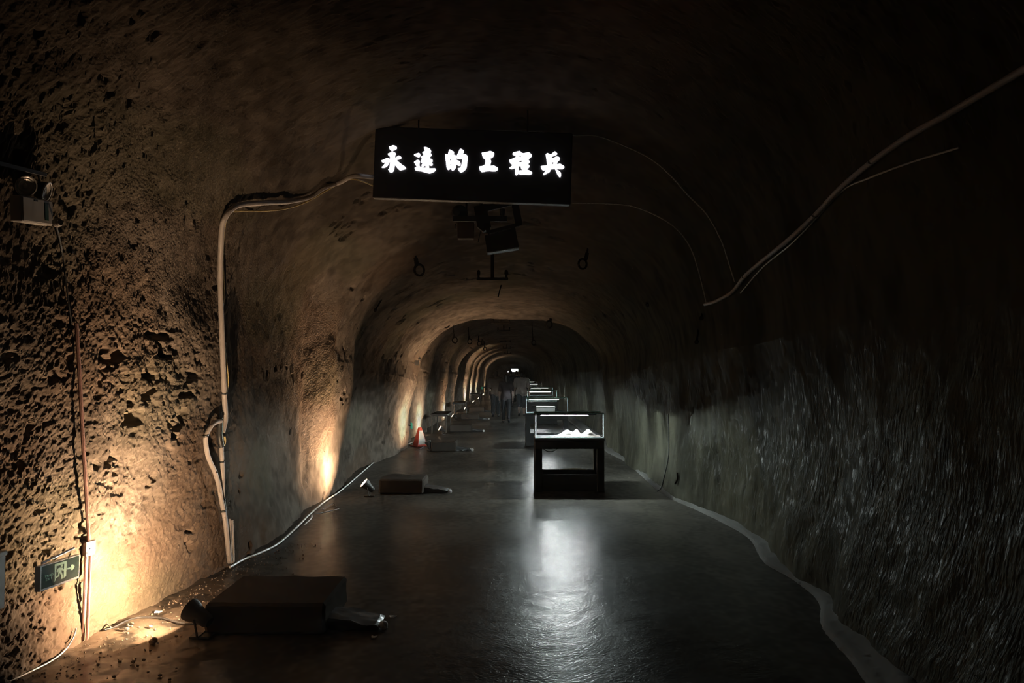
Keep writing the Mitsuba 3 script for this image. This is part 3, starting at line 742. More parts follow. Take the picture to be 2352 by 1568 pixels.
# pipes and box below it
pp1 = [on_wall(x, y, 0.020) for x, y in ((164, 742), (170, 850), (176, 1000), (184, 1130), (189, 1240))]
def smooth_path(P, k=0.6):
    P = np.array(P); base = P[0] + (P[-1] - P[0]) * np.linspace(0, 1, len(P))[:, None]
    off = (P - base); out = base + off * 0.3
    out[:, 0] = np.maximum(out[:, 0], P[:, 0])
    return out
single('conduit_pipe', tube(smooth_path(pp1), 0.011, 8), 'red_pipe', 'reddish conduit pipe running down the left wall to the junction box', 'pipe', smooth=40)
pA = on_wall(191, 1275, 0.02); pB = np.array([pA[0] + 0.02, pA[1] - 0.0, 0.0])
fA, fB = on_floor(191, 1468), on_floor(200, 1472)
for dx, lab in ((-0.016, 'left one of the two thin pipes from the junction box to the floor'), (0.016, 'right one of the two thin pipes from the junction box to the floor')):
    top = pA + np.array([0.0, dx * 1.6, 0.02])
    foot = np.array([max(top[0], fB[0] + dx * 0.4), top[1] + 0.02, 0.0])
    foot = on_floor(195 + dx * 300, 1470) * [1, 1, 0]
    single('drop_pipe', tube([top, top * 0.5 + foot * 0.5, foot + [0, 0, 0.004]], 0.009, 8), 'red_pipe', lab, 'pipe', smooth=40)
jb = thing('junction_box', 'pinkish square junction box on the left wall above the exit sign', 'junction box')
pj = on_wall(193, 1258, 0.004)
put(jb, 'body', xf(bevel_box(0.05, 0.075, 0.080, 0.004), pj, math.radians(-12)), 'pink_box')
put(jb, 'cover', xf(bevel_box(0.006, 0.079, 0.084, 0.002, (0.027, 0, 0)), pj, math.radians(-12)), 'pink_box')
put(jb, 'screw', xf(trimesh.creation.cylinder(0.003, 0.004, sections=8), pj + np.array([0.030, -0.02, 0.0]), 0, 0, math.pi / 2), 'dark_metal')

# ------------------------------------------------------------------ exit sign
def ex_plane():
    tl, tr, bl = at_depth(91, 1300.5, 4.02), at_depth(181.2, 1273, 4.40), at_depth(88.6, 1359, 4.02)
    return tl, tr, bl
tl, tr, bl = ex_plane()
ux, uz = tr - tl, bl - tl
uz = np.array([0, 0, uz[2]])
en = np.cross(ux, uz); en /= np.linalg.norm(en)
if en[0] < 0: en = -en
ex = thing('exit_sign', 'green and white exit sign with a running figure, hung low on the left wall', 'exit sign')
def ex_pt(q, lift=0.0):
    """drawing units of the sign's print -> sign plane; the drawing is a sheared rectangle"""
    TL, TR, BL = np.array([305, 790.]), np.array([1190, 520.]), np.array([280, 1365.])
    a = np.linalg.solve(np.stack([TR - TL, BL - TL], 1), np.array(q, float) - TL)
    return tl + ux * a[0] + uz * a[1] + en * lift
def ex_slab(poly, l0, l1):
    gs = getattr(poly, 'geoms', [poly]); out = []
    for g in gs:
        if g.area < 1: continue
        m = trimesh.creation.extrude_polygon(g, 1.0, engine='earcut')
        V = np.array([ex_pt(v[:2], l0 + (l1 - l0) * v[2]) for v in m.vertices])
        mm = trimesh.Trimesh(V, m.faces, process=False); mm.fix_normals(); out.append(mm)
    return cat_(*out)
Q = Polygon([(305, 790), (1190, 520), (1165, 1095), (280, 1365)])
put(ex, 'body', ex_slab(Q, -0.022, 0.0), 'sign_white')
inner = Polygon([(330, 800), (1172, 545), (1150, 1050), (305, 1320)])
put(ex, 'face', ex_slab(inner, 0.0, 0.002), 'sign_face')
fr = Q.difference(inner)
put(ex, 'frame', ex_slab(fr, 0.0, 0.004), 'sign_white')
door = Polygon([(610, 750), (885, 670), (860, 1035), (800, 1085), (825, 740), (650, 795), (632, 1100), (595, 1165)])
man = unary_union([Polygon([(745, 775), (785, 755), (795, 790), (770, 815), (745, 805)]), Polygon([(690, 840), (740, 825), (790, 830), (800, 870), (830, 880), (825, 905), (785, 905), (765, 880), (760, 930), (785, 1010), (780, 1090), (740, 1105), (755, 1020), (720, 960), (700, 1030), (640, 1070), (625, 1045), (675, 1015), (690, 930), (700, 880), (680, 940), (655, 935), (665, 880)])])
put(ex, 'pictogram', ex_slab(unary_union([door, man]).buffer(0), 0.002, 0.0032), 'green_print', label='pale green running figure in a doorway')
arrow = Polygon([(890, 850), (975, 820), (975, 775), (1025, 755), (1070, 805), (1025, 890), (965, 900), (985, 865), (890, 885)])
put(ex, 'arrow', ex_slab(arrow, 0.002, 0.0032), 'green_print', label='pale green arrow')
def strokes(segs, w, ox, oy, sx, sy, shear=-0.30):
    from shapely.geometry import LineString
    return unary_union([LineString([(ox + a * sx, oy + b * sy + shear * a * sx) for a, b in s]).buffer(w, cap_style=2) for s in segs])
EXIT_ = [[[(0.8, 0), (0, 0), (0, 1), (0.8, 1)], [(0, .5), (.7, .5)]], [[(0, 0), (.9, 1)], [(.9, 0), (0, 1)]], [[(.35, 0), (.35, 1)]], [[(0, 0), (.9, 0)], [(.45, 0), (.45, 1)]]]
HAN = [[[(.5, 0), (.5, .15)], [(0, .3), (0, .15), (1, .15), (1, .3)], [(0, .5), (1, .5)], [(.4, .28), (.25, .7), (.8, 1)], [(.75, .5), (.1, 1)]],
       [[(.5, 0), (0, .4)], [(.5, 0), (1, .4)], [(.2, .45), (.8, .45)], [(.5, .45), (.5, .95)], [(.25, .7), (.75, .7)], [(0, .95), (1, .95)]],
       [[(.5, 0), (.5, 1)], [(.15, .1), (.15, .45), (.85, .45), (.85, .1)], [(0, .55), (0, .98), (1, .98), (1, .55)]],
       [[(.1, .1), (.9, .1), (.9, .9), (.1, .9), (.1, .1)]]]
txt = [strokes(s, 5, 415 + 36 * i, 1078 - 0.30 * 36 * i, 27, 48) for i, s in enumerate(EXIT_)]
txt += [strokes(s, 3.6, 398 + 46 * i, 1000 - 0.30 * 46 * i, 36, 52) for i, s in enumerate(HAN)]
put(ex, 'lettering', ex_slab(unary_union(txt).buffer(0), 0.002, 0.0032), 'green_print', label='pale green lettering')
rod0, rod1 = at_depth(96, 1293, 4.08), at_depth(170, 1258, 4.32)
put(ex, 'support_rod', tube([rod0, rod1], 0.006, 8, False), 'sign_white', smooth=40)
put(ex, 'hanger', tube([tl * 0.3 + tr * 0.7 + [0, 0, -0.004], at_depth(162, 1271, 4.24)], 0.003, 6, False), 'dark_metal')
# grey box cut by the frame's left edge
gb = thing('wall_box', 'narrow grey box on the left wall, cut off by the left edge of the picture', 'box')
gp = at_depth(-6, 1340, 3.72)
put(gb, 'body', xf(bevel_box(0.05, 0.10, 0.24, 0.004), gp + [-0.02, 0, 0], 0), 'grey_paint')
put(gb, 'lid', xf(bevel_box(0.06, 0.11, 0.02, 0.003, (0, 0, 0.125)), gp + [-0.02, 0, 0], 0), 'grey_paint')

# ------------------------------------------------------------------ white conduits of the left wall
def wallpath(pts, gap): return [on_wall(x, y, gap) for x, y in pts]
main_px = [(772, 408), (735, 420), (700, 440), (650, 452), (600, 461), (552, 468), (530, 476), (513, 496), (506, 530), (503, 640), (502, 780), (502, 900), (504, 960), (498, 992)]
up_ = [c0 + [-W / 2 - 0.004, 0.05, -0.10], at_depth(812, 404, 7.2)] + wallpath(main_px, 0.03)
cm = thing('white_conduit', 'thick white plastic conduit climbing the left wall to the overhead sign', 'conduit')
put(cm, 'pipe', tube(up_, 0.021, 10, n=6), 'pvc', smooth=40)
def ties(parent, pts, gap, r):
    for x, y in pts:
        p = on_wall(x, y, gap)
        q = on_wall(x + 0.5, y + 8, gap)
        dv = q - p; dv /= np.linalg.norm(dv)
        ring = aim(lathe([(r, -0.006), (r + 0.003, -0.006), (r + 0.003, 0.006), (r, 0.006), (r, -0.006)], 14), p, dv)
        put(parent, 'cable_tie', ring, 'black_rubber', label='black cable tie')
ties(cm, ((502.5, 713), (502, 902)), 0.03, 0.022)
low_px = [(494, 1000), (493, 1040), (497, 1090), (502, 1140), (507, 1190), (514, 1240), (526, 1290), (530, 1302)]
cl_ = thing('white_conduit', 'straight white plastic conduit on the lower left wall, below the black sleeve', 'conduit')
put(cl_, 'pipe', tube(wallpath(low_px, 0.03), 0.017, 10, n=6), 'pvc', smooth=40)
ties(cl_, ((494, 1059), (503, 1147)), 0.03, 0.018)
loop_px = [(491, 966), (478, 970), (467, 980), (459, 998), (457, 1015), (463, 1050), (476, 1085), (488, 1118), (495, 1150), (500, 1190), (507, 1240), (518, 1290), (524, 1304)]
clp = thing('white_conduit', 'white plastic conduit bowing out to the left of the straight one', 'conduit')
put(clp, 'pipe', tube(wallpath(loop_px, 0.045), 0.018, 10, n=6), 'pvc', smooth=40)
ties(clp, ((458.5, 1000), (476, 1083), (497, 1174)), 0.045, 0.019)
yc = [c0 + [-W / 2 - 0.004, 0.05, -0.18], at_depth(815, 412, 7.2)] + wallpath([(772, 411), (700, 452), (650, 470), (600, 481), (545, 484), (524, 488), (514, 520), (511, 600), (513, 680), (509, 720), (511, 800), (512, 870), (508, 900)], 0.022)
single('thin_cable', tube(yc, 0.007, 8, n=6), 'yellow_cable', 'thin yellowish cable running beside the thick white conduit', 'cable', smooth=40)
sl = thing('cable_sleeve', 'black sleeve joining the white conduits on the left wall', 'sleeve')
put(sl, 'sleeve', tube(wallpath([(493, 958), (491, 980), (490, 1005), (492, 1026)], 0.03), 0.022, 10), 'black_rubber', smooth=40)
put(sl, 'tape', tube(wallpath([(499, 1002), (499, 1012), (496, 1022)], 0.035), 0.012, 8), 'yellow_cable', smooth=40)

# ------------------------------------------------------------------ conduit along the right wall and the wires over the vault
rp = [(1632, 696), (1660, 688), (1690, 668), (1722, 632), (1760, 598), (1830, 545), (1890, 488), (1950, 425), (2020, 365), (2100, 308), (2180, 262), (2260, 214), (2352, 160), (2440, 110)]
rc = thing('wall_conduit', 'long brownish conduit sagging along the right wall towards the upper right corner', 'conduit')
put(rc, 'pipe', tube(wallpath(rp, 0.03), 0.018, 10, n=6), 'pvc', smooth=40)
for x, y in ((1830, 545), (1890, 488), (2100, 308)):
    pass
ties(rc, ((1722, 632), (1890, 488), (2020, 365)), 0.03, 0.019)
single('wall_cable', tube(wallpath([(1705, 672), (1760, 612), (1830, 558), (1885, 500), (1950, 432), (2010, 404), (2100, 370), (2200, 340)], 0.014), 0.006, 6, n=6), 'white_cable', 'thin pale cable below the long conduit on the right wall', 'cable')
single('vault_wire', tube(wallpath([(1632, 694), (1624, 655), (1612, 605), (1590, 560), (1555, 520), (1505, 490), (1445, 470), (1380, 461), (1316, 459)], 0.012), 0.006, 6, n=6), 'white_cable', 'thin wire arching over the vault below the sign, from the end of the long conduit', 'wire')
single('vault_wire', tube(wallpath([(1694, 645), (1680, 600), (1660, 550), (1625, 490), (1588, 445), (1550, 400), (1500, 362), (1430, 326), (1370, 304), (1318, 296), (1200, 290), (1060, 292)], 0.012), 0.006, 6, n=6), 'white_cable', 'thin wire arching over the vault above the sign', 'wire')
single('wall_wire', tube(wallpath([(1541, 950), (1542, 1000), (1540, 1050), (1533, 1095), (1526, 1120)], 0.010) + [on_floor(1510, 1137) + [0, 0, 0.05]], 0.008, 6, n=6), 'black_rubber', 'black cable hanging down the right wall beyond the nearest glass case', 'cable')
single('wall_hook', tube(wallpath([(1568, 1085), (1568, 1100), (1562, 1110)], 0.012), 0.012, 6), 'rust', 'short dark bolt stub low on the right wall', 'bolt')

# ------------------------------------------------------------------ hardware of the vault
def rod(name, a, b, r, label, cat, group=None, end=None):
    k = thing(name, label, cat, group)
    put(k, 'rod', tube([a, b], r, 6, False), 'rust')
    if end: put(k, 'nut', aim(trimesh.creation.cylinder(r * 2.2, r * 2.5, sections=6), b, np.asarray(b) - a), 'rust')
pins = [((1478, 690), (1487, 700)), ((1455, 737), (1483, 750)), ((1485, 772), (1515, 754)), ((1540, 760), (1562, 750)), ((1437, 772), (1462, 770)), ((1405, 770), (1436, 786)), ((1382, 801), (1407, 790)), ((1344, 790), (1357, 800)), ((1336, 806), (1356, 808)), ((1600, 745), (1600, 785)), ((1607, 715), (1611, 730)), ((880, 690), (862, 712))]
pin_lab = ['topmost short steel pin in the right vault, below the dark eye hook', 'steel pin slanting down right, just below the topmost one', 'long steel pin slanting up right in the middle of the right row', 'rightmost slanting steel pin of the right row', 'level steel pin in the right row, left of the long slanting one', 'steel pin slanting down right, left of the level one',
           'steel pin slanting up right, third from the rim of the dark arch', 'upper one of two small steel pins on the right rim of the dark arch', 'lower one of two small steel pins on the right rim of the dark arch', 'steel pin pointing straight down below the end of the long conduit', 'short stubby steel pin just below the end of the long conduit', 'short steel pin sticking out of the left side of the vault']
for ((x0, y0), (x1, y1)), lab in zip(pins, pin_lab):
    a = hit(x0, y0); n = inward(a)
    a = a - n * 0.03; b = at_depth(x1, y1, a[1] - 0.25)
    rod('rebar_pin', a, b, 0.011, lab, 'steel pin', 'steel pins in the vault', True)
a = hit(1153, 650); rod('rebar_pin', at_depth(1151, 655, 13.6), at_depth(1144, 681, 13.2), 0.010, 'thin steel rod hanging from the middle of the vault', 'steel rod')
def drop_to(top):
    """height of the vault above a point"""
    _, wl, _, wr, z0, ap = [float(v) for v in section(top[1])]
    w = wl if top[0] < 0 else wr
    return z0 + (ap - z0) * (1 - (abs(top[0]) / w)**NEXP)**(1 / NEXP)

def eye_hook(px, py, y, label, lean=0.0, s=1.0, group=None, turned=1.0):
    """an eye bolt with its loop's middle seen at px, py"""
    k = thing('eye_hook', label, 'hook', group)
    c = at_depth(px, py, y)
    th = np.linspace(0, 2 * np.pi, 21)
    R = 0.062 * s
    ring = np.stack([c[0] + R * turned * np.cos(th), c[1] + R * 0.35 * np.cos(th), c[2] + R * 1.2 * np.sin(th)], -1)
    neck = c + np.array([-lean * 0.09 * s, 0, 0.075 * s])
    mid = neck + np.array([-lean * 0.05 * s, 0, 0.09 * s])
    put(k, 'loop', tube(ring, 0.016 * s, 6, False), 'rust', smooth=40)
    put(k, 'collar', tube([neck - [0, 0, 0.012], mid], 0.028 * s, 8, False), 'rust')
    dz = max(drop_to(mid) - mid[2], 0.05)
    top = mid + np.array([-lean * dz * 0.35, 0, dz + 0.03])
    put(k, 'shank', tube([mid, top], 0.015 * s, 6, False), 'rust')
eye_hook(963, 620, 11.0, 'big dark eye hook hanging from the left of the nearer vault', 0.35)
eye_hook(1338, 606, 11.0, 'dark eye hook bent sideways on the right of the nearer vault', -0.5, 0.9)
eye_hook(1025, 744, 16.8, 'dark eye hook hanging before the dark arch, on the left', 0.45)
eye_hook(1261, 745, 17.0, 'dark eye hook hanging before the dark arch, on the right', -0.3)
for x, y, d, lab in ((1045, 781, 21.5, 'leftmost small eye hook of the far vault, just inside the dark arch'), (1079, 784, 25.0, 'small eye hook of the far vault, third from the left'), (1101, 789, 28.0, 'left one of two small eye hooks hanging close together in the far vault'), (1109, 787, 31.0, 'right one of two small eye hooks hanging close together in the far vault'),
                     (1226, 787, 25.5, 'only small eye hook on the right of the far vault'), (1068, 797, 33.0, 'small eye hook of the far vault, second from the left and low'), (1114, 801, 36.5, 'lowest small eye hook in the left of the far vault')):
    eye_hook(x, y, d, lab, 0.2, 1.0, 'eye hooks in the far vault')

def tee_bracket(px, py, y, w, label, group=None, detail=True):
    """the cross bar of an inverted T seen at px, py"""
    k = thing('lamp_bracket', label, 'bracket', group)
    c = at_depth(px, py, y)
    top = drop_to(c) + 0.05
    put(k, 'stem', bevel_box(0.045, 0.03, top - c[2], 0.004, (c[0], y, (top + c[2]) / 2)), 'rust')
    put(k, 'cross_bar', bevel_box(w, 0.035, 0.035, 0.004, (c[0], y, c[2])), 'rust')
    for s in (-1, 1):
        put(k, 'socket', aim(lathe([(0, 0), (0.014, 0), (0.014, 0.03), (0.024, 0.05), (0.022, 0.085), (0.010, 0.10), (0, 0.10)], 12), (c[0] + s * w * 0.44, y, c[2] + 0.017), (0, 0, 1)), 'rust', smooth=40)
tee_bracket(1131, 640, 11.0, 0.42, 'nearest inverted T bracket with two sockets hanging from the vault')
tee_bracket(1150, 742, 18.6, 0.42, 'second inverted T bracket, hanging in the dark arch')
for x, y, d, o in ((1157, 759, 26.6, 'third'), (1161, 785, 33.0, 'fourth'), (1164, 800, 41.0, 'fifth'), (1166, 812, 50.0, 'sixth and farthest')):
    tee_bracket(x, y, d, 0.42, o + ' inverted T bracket along the vault, inside the dark arch', 'T brackets in the far vault')

# floodlight and second emergency lamp under the sign
fl = thing('floodlight', 'black floodlight in an open swivel frame hanging below the overhead sign', 'floodlight')
FD = 8.6
def fquad(name, pts, dep, bsdf, **k):
    P = np.array([at_depth(x, y, FD) for x, y in pts])
    V = np.vstack([P, P + [0, dep, 0]])
    put(fl, name, trimesh.convex.convex_hull(V), bsdf, **k)
for pts in (((1112, 470), (1177, 462), (1180, 470), (1116, 485)), ((1174, 464), (1190, 464), (1200, 512), (1184, 516)), ((1120, 530), (1200, 508), (1199, 516), (1121, 540)), ((1110, 475), (1118, 478), (1126, 532), (1117, 536))):
    fquad('frame', pts, 0.03, 'black_rubber')
fquad('body', [(1113, 541), (1183, 521), (1192, 567), (1119, 579)], 0.22, 'black_rubber')
fquad('front_rim', [(1124, 536.5), (1173, 523), (1173.5, 525.5), (1124.5, 539)], 0.02, 'chrome', label='bright metal edge')
fquad('lower_rim', [(1120, 578.5), (1191, 567), (1191, 569.5), (1121, 581)], 0.02, 'chrome', label='bright metal edge')
fquad('bar', [(1040, 496), (1164, 496), (1164, 508), (1040, 508)], 0.04, 'black_rubber')
fquad('hub', [(1088, 474), (1116, 468), (1128, 520), (1110, 532), (1096, 520)], 0.10, 'black_rubber')
hp = at_depth(1105, 470, FD + 0.05)
put(fl, 'pole', tube([hp, [hp[0], hp[1], drop_to(hp) + 0.04]], 0.018, 8, False), 'black_rubber')
put(fl, 'bulb_holder', aim(lathe([(0, 0), (0.02, 0), (0.026, 0.03), (0.03, 0.07), (0, 0.08)], 12), at_depth(1154, 496, FD + 0.02), (0, 0, 1)), 'black_rubber', smooth=40)
e2 = thing('emergency_lamp', 'brown boxy emergency lamp seen from behind, under the overhead sign', 'emergency light')
q0, q1 = at_depth(1051, 510, 9.0), at_depth(1089, 549, 9.0)
put(e2, 'body', bevel_box(q1[0] - q0[0], 0.10, q0[2] - q1[2], 0.006, ((q0 + q1) / 2)), 'brown_box')
put(e2, 'lamp_head', aim(lathe([(0.0, -0.09), (0.04, -0.085), (0.075, -0.04), (0.085, 0.02), (0.0, 0.03)], 20), at_depth(1055, 488, 9.0), (0.3, 0.9, 0.1)), 'black_rubber', smooth=30)
put(e2, 'arm', tube([at_depth(1070, 512, 9.0), at_depth(1062, 492, 9.0)], 0.012, 6, False), 'black_rubber')
hp = at_depth(1070, 500, 9.04)
put(e2, 'hanger', tube([at_depth(1072, 512, 9.02), [hp[0], hp[1], drop_to(hp) + 0.04]], 0.012, 6, False), 'black_rubber')
single('lamp_wire', tube([at_depth(1050, 508, 9.0), at_depth(1046, 516, 9.0), at_depth(1045, 524, 9.0)], 0.004, 5), 'black_rubber', 'short wire end dangling left of the brown emergency lamp', 'wire')
single('lamp_wire', tube([at_depth(1104, 530, 8.66), at_depth(1101, 543, 8.66), at_depth(1098, 556, 8.66)], 0.004, 5), 'black_rubber', 'thin wire dangling between the brown emergency lamp and the floodlight', 'wire')
# small white lamp on the far rib, and two tiny green exit plates
wl_ = thing('wall_lamp', 'small white emergency lamp on the left rim of the dark arch', 'emergency light')
wp = at_depth(958, 833, 16.6)
put(wl_, 'body', bevel_box(0.085, 0.05, 0.10, 0.004, wp), 'white_box')
put(wl_, 'lamp_head', aim(lathe([(0, -0.03), (0.02, -0.028), (0.03, 0), (0, 0.005)], 12), wp + [0.05, 0, 0.085], (0.5, -0.8, 0)), 'white_box', smooth=30)
put(wl_, 'bracket', bevel_box(0.10, 0.02, 0.02, 0.002, wp + [-0.07, 0.03, 0]), 'white_box')
scene['green_lit'] = pbr((0.03, 0.35, 0.20), 0.4)
for x, y, d, blen, lab in ((945, 977, 18.6, 0.10, 'tiny green exit plate low on the left wall behind the traffic cone'), (1107, 891, 52.0, 0.36, 'tiny green exit plate far down the left wall')):
    k = thing('exit_plate', lab, 'exit sign')
    p = at_depth(x, y, d)
    put(k, 'plate', xf(bevel_box(0.02, 0.30, 0.13, 0.003), p, math.radians(12)), 'green_lit', emitter={'type': 'area', 'radiance': rgb(0.01, 0.12, 0.07), 'sampling_weight': 0.05})
    put(k, 'bracket', tube([p + [-0.012, 0, 0], p + [-blen, 0, 0]], 0.01, 6, False), 'dark_metal')

# ------------------------------------------------------------------ floor cables
def floor_path(pts, z): return [on_floor(x, y, z) * np.array([1, 1, 1]) for x, y in pts]
single('floor_cable', tube(floor_path([(528, 1302), (560, 1284), (600, 1268), (640, 1247), (680, 1212), (710, 1182), (745, 1152), (775, 1132), (800, 1112), (832, 1084), (858, 1062), (872, 1050), (905, 1036), (906, 1030), (930, 1022), (952, 1014)], 0.014), 0.010, 8, n=6), 'white_cable', 'whitish cable tube lying along the foot of the left wall', 'cable', smooth=40)
single('floor_cable', tube(floor_path([(455, 1432), (432, 1432), (405, 1428), (372, 1419), (340, 1417), (310, 1419), (285, 1428), (262, 1440), (240, 1446)], 0.010), 0.006, 6, n=6), 'black_rubber', 'black lamp cable curling over the lit floor from the nearest spotlight', 'cable', smooth=40)
single('floor_cable', tube(floor_path([(208, 1422), (225, 1422), (240, 1428), (255, 1440)], 0.02), 0.004, 6, n=6), 'white_cable', 'thin pale wire arching on the floor at the foot of the two pipes', 'wire', smooth=40)
single('floor_cable', tube([on_wall(176, 1442, 0.012), on_wall(168, 1462, 0.012)] + floor_path([(150, 1492), (120, 1516), (80, 1537), (40, 1556), (0, 1572)], 0.010), 0.0045, 6, n=6), 'white_cable', 'pale cable trailing along the wall foot into the lower left corner', 'cable', smooth=40)
single('floor_cable', tube(floor_path([(740, 1170), (765, 1156), (772, 1163), (778, 1168), (745, 1176), (725, 1180)], 0.012), 0.006, 6, n=6), 'black_rubber', 'small loop of black cable on the floor beside the second lit patch of wall', 'cable', smooth=40)
single('floor_cable', tube(floor_path([(700, 1204), (715, 1190), (716, 1182)], 0.012), 0.006, 6, n=6), 'white_cable', 'short white wire end on the floor left of the black cable loop', 'wire', smooth=40)
single('floor_cable', tube(floor_path([(955, 1034), (966, 1030), (975, 1024), (983, 1018)], 0.012), 0.010, 6, n=6), 'black_rubber', 'short black lamp cable beside the third spotlight', 'cable', smooth=40)

# ------------------------------------------------------------------ stones
def stone(px, py, s, label, seed, group=None, bsdf='stone'):
    m = trimesh.creation.icosphere(subdivisions=2)
    m.vertices *= (0.75 + 0.7 * (meshkit.fbm(m.vertices * 1.3 + seed, 3, seed)[:, None] - 0.3)) * np.array([1, 0.8, 0.7])
    m.vertices *= s
    p = on_floor(px, py)
    m.vertices[:, 2] -= m.vertices[:, 2].min() + 0.1 * s
    m.apply_translation(p)
    single('stone', m, bsdf, label, 'stone', group=group)
stone(352, 1478, 0.028, 'dark fist-sized stone on the lit floor in front of the nearest footing', 3)
stone(291, 1447, 0.017, 'pale pebble on the floor near the foot of the two pipes', 5, bsdf='curb')
stone(346, 1441, 0.014, 'small brown pebble below the black lamp cable', 6)
for i, (x, y, s) in enumerate(((293, 1456, .011), (337, 1462, .009), (405, 1463, .010), (416, 1463, .008), (345, 1496, .010), (275, 1522, .012), (305, 1522, .013), (330, 1518, .011), (316, 1531, .010), (368, 1553, .012), (390, 1562, .010), (340, 1545, .009), (262, 1556, .011), (365, 1510, .008), (405, 1536, .008), (232, 1500, .010), (250, 1482, .009), (225, 1528, .010))):
    stone(x, y, s, 'small dark pebble scattered on the lit floor by the left wall', 20 + i, 'pebbles on the lit floor')
gv = []
for i in range(900):
    y = 3.2 + 4.5 * rng.random()**1.3
    wl = float(np.interp(y, ST[:, 0], ST[:, 1]))
    x = -wl + 0.03 + abs(rng.normal()) * 0.22
    s = 0.002 + 0.005 * rng.random()**2
    m = trimesh.creation.icosahedron(); m.vertices = m.vertices * s * (0.7 + 0.6 * rng.random((12, 1))) + [x, y, 0.002 + s * 0.2]
    gv.append(m)
k = single('gravel', cat_(*gv), 'stone', 'fine dark gravel and grit along the foot of the left wall', 'gravel', kind='stuff')

# ------------------------------------------------------------------ far end lamp panel
fp = thing('hanging_light', 'bright white lamp panel hanging near the far end of the tunnel', 'lamp')
p = at_depth(1182, 850, 85.0)
put(fp, 'panel', bevel_box(0.72, 0.05, 0.30, 0.01, p), 'reflector', emitter={'type': 'area', 'radiance': rgb(*(COLD * 4)), 'sampling_weight': 0.1})
put(fp, 'hanger', tube([p + [0, 0, 0.14], [p[0], p[1], drop_to(p)]], 0.012, 6, False), 'dark_metal')
fp2 = thing('ceiling_lamp', 'small round white lamp left of the far lamp panel', 'lamp')
p = at_depth(1168, 853, 80.0)
put(fp2, 'bulb', xf(trimesh.creation.icosphere(subdivisions=2, radius=0.08), p), 'reflector', smooth=True, emitter={'type': 'area', 'radiance': rgb(*(COLD * 3)), 'sampling_weight': 0.1})
put(fp2, 'cord', tube([p + [0, 0, 0.07], [p[0], p[1], drop_to(p)]], 0.01, 6, False), 'dark_metal')

# ------------------------------------------------------------------ people walking away
def hullbones(J, bones, refine=0.03, smooth=6):
    parts = []
    for a, b in bones:
        sa = m3.Manifold.sphere(J[a][1], 16).translate(tuple(J[a][0])); sb = m3.Manifold.sphere(J[b][1], 16).translate(tuple(J[b][0]))
        parts.append(m3.Manifold.batch_hull([sa, sb]))
    man = m3.Manifold.batch_boolean(parts, m3.OpType.Add).refine_to_length(refine)
    mm = man.to_mesh()
    t = trimesh.Trimesh(mm.vert_properties[:, :3], mm.tri_verts, process=True)
    trimesh.smoothing.filter_taubin(t, iterations=smooth)
    return t

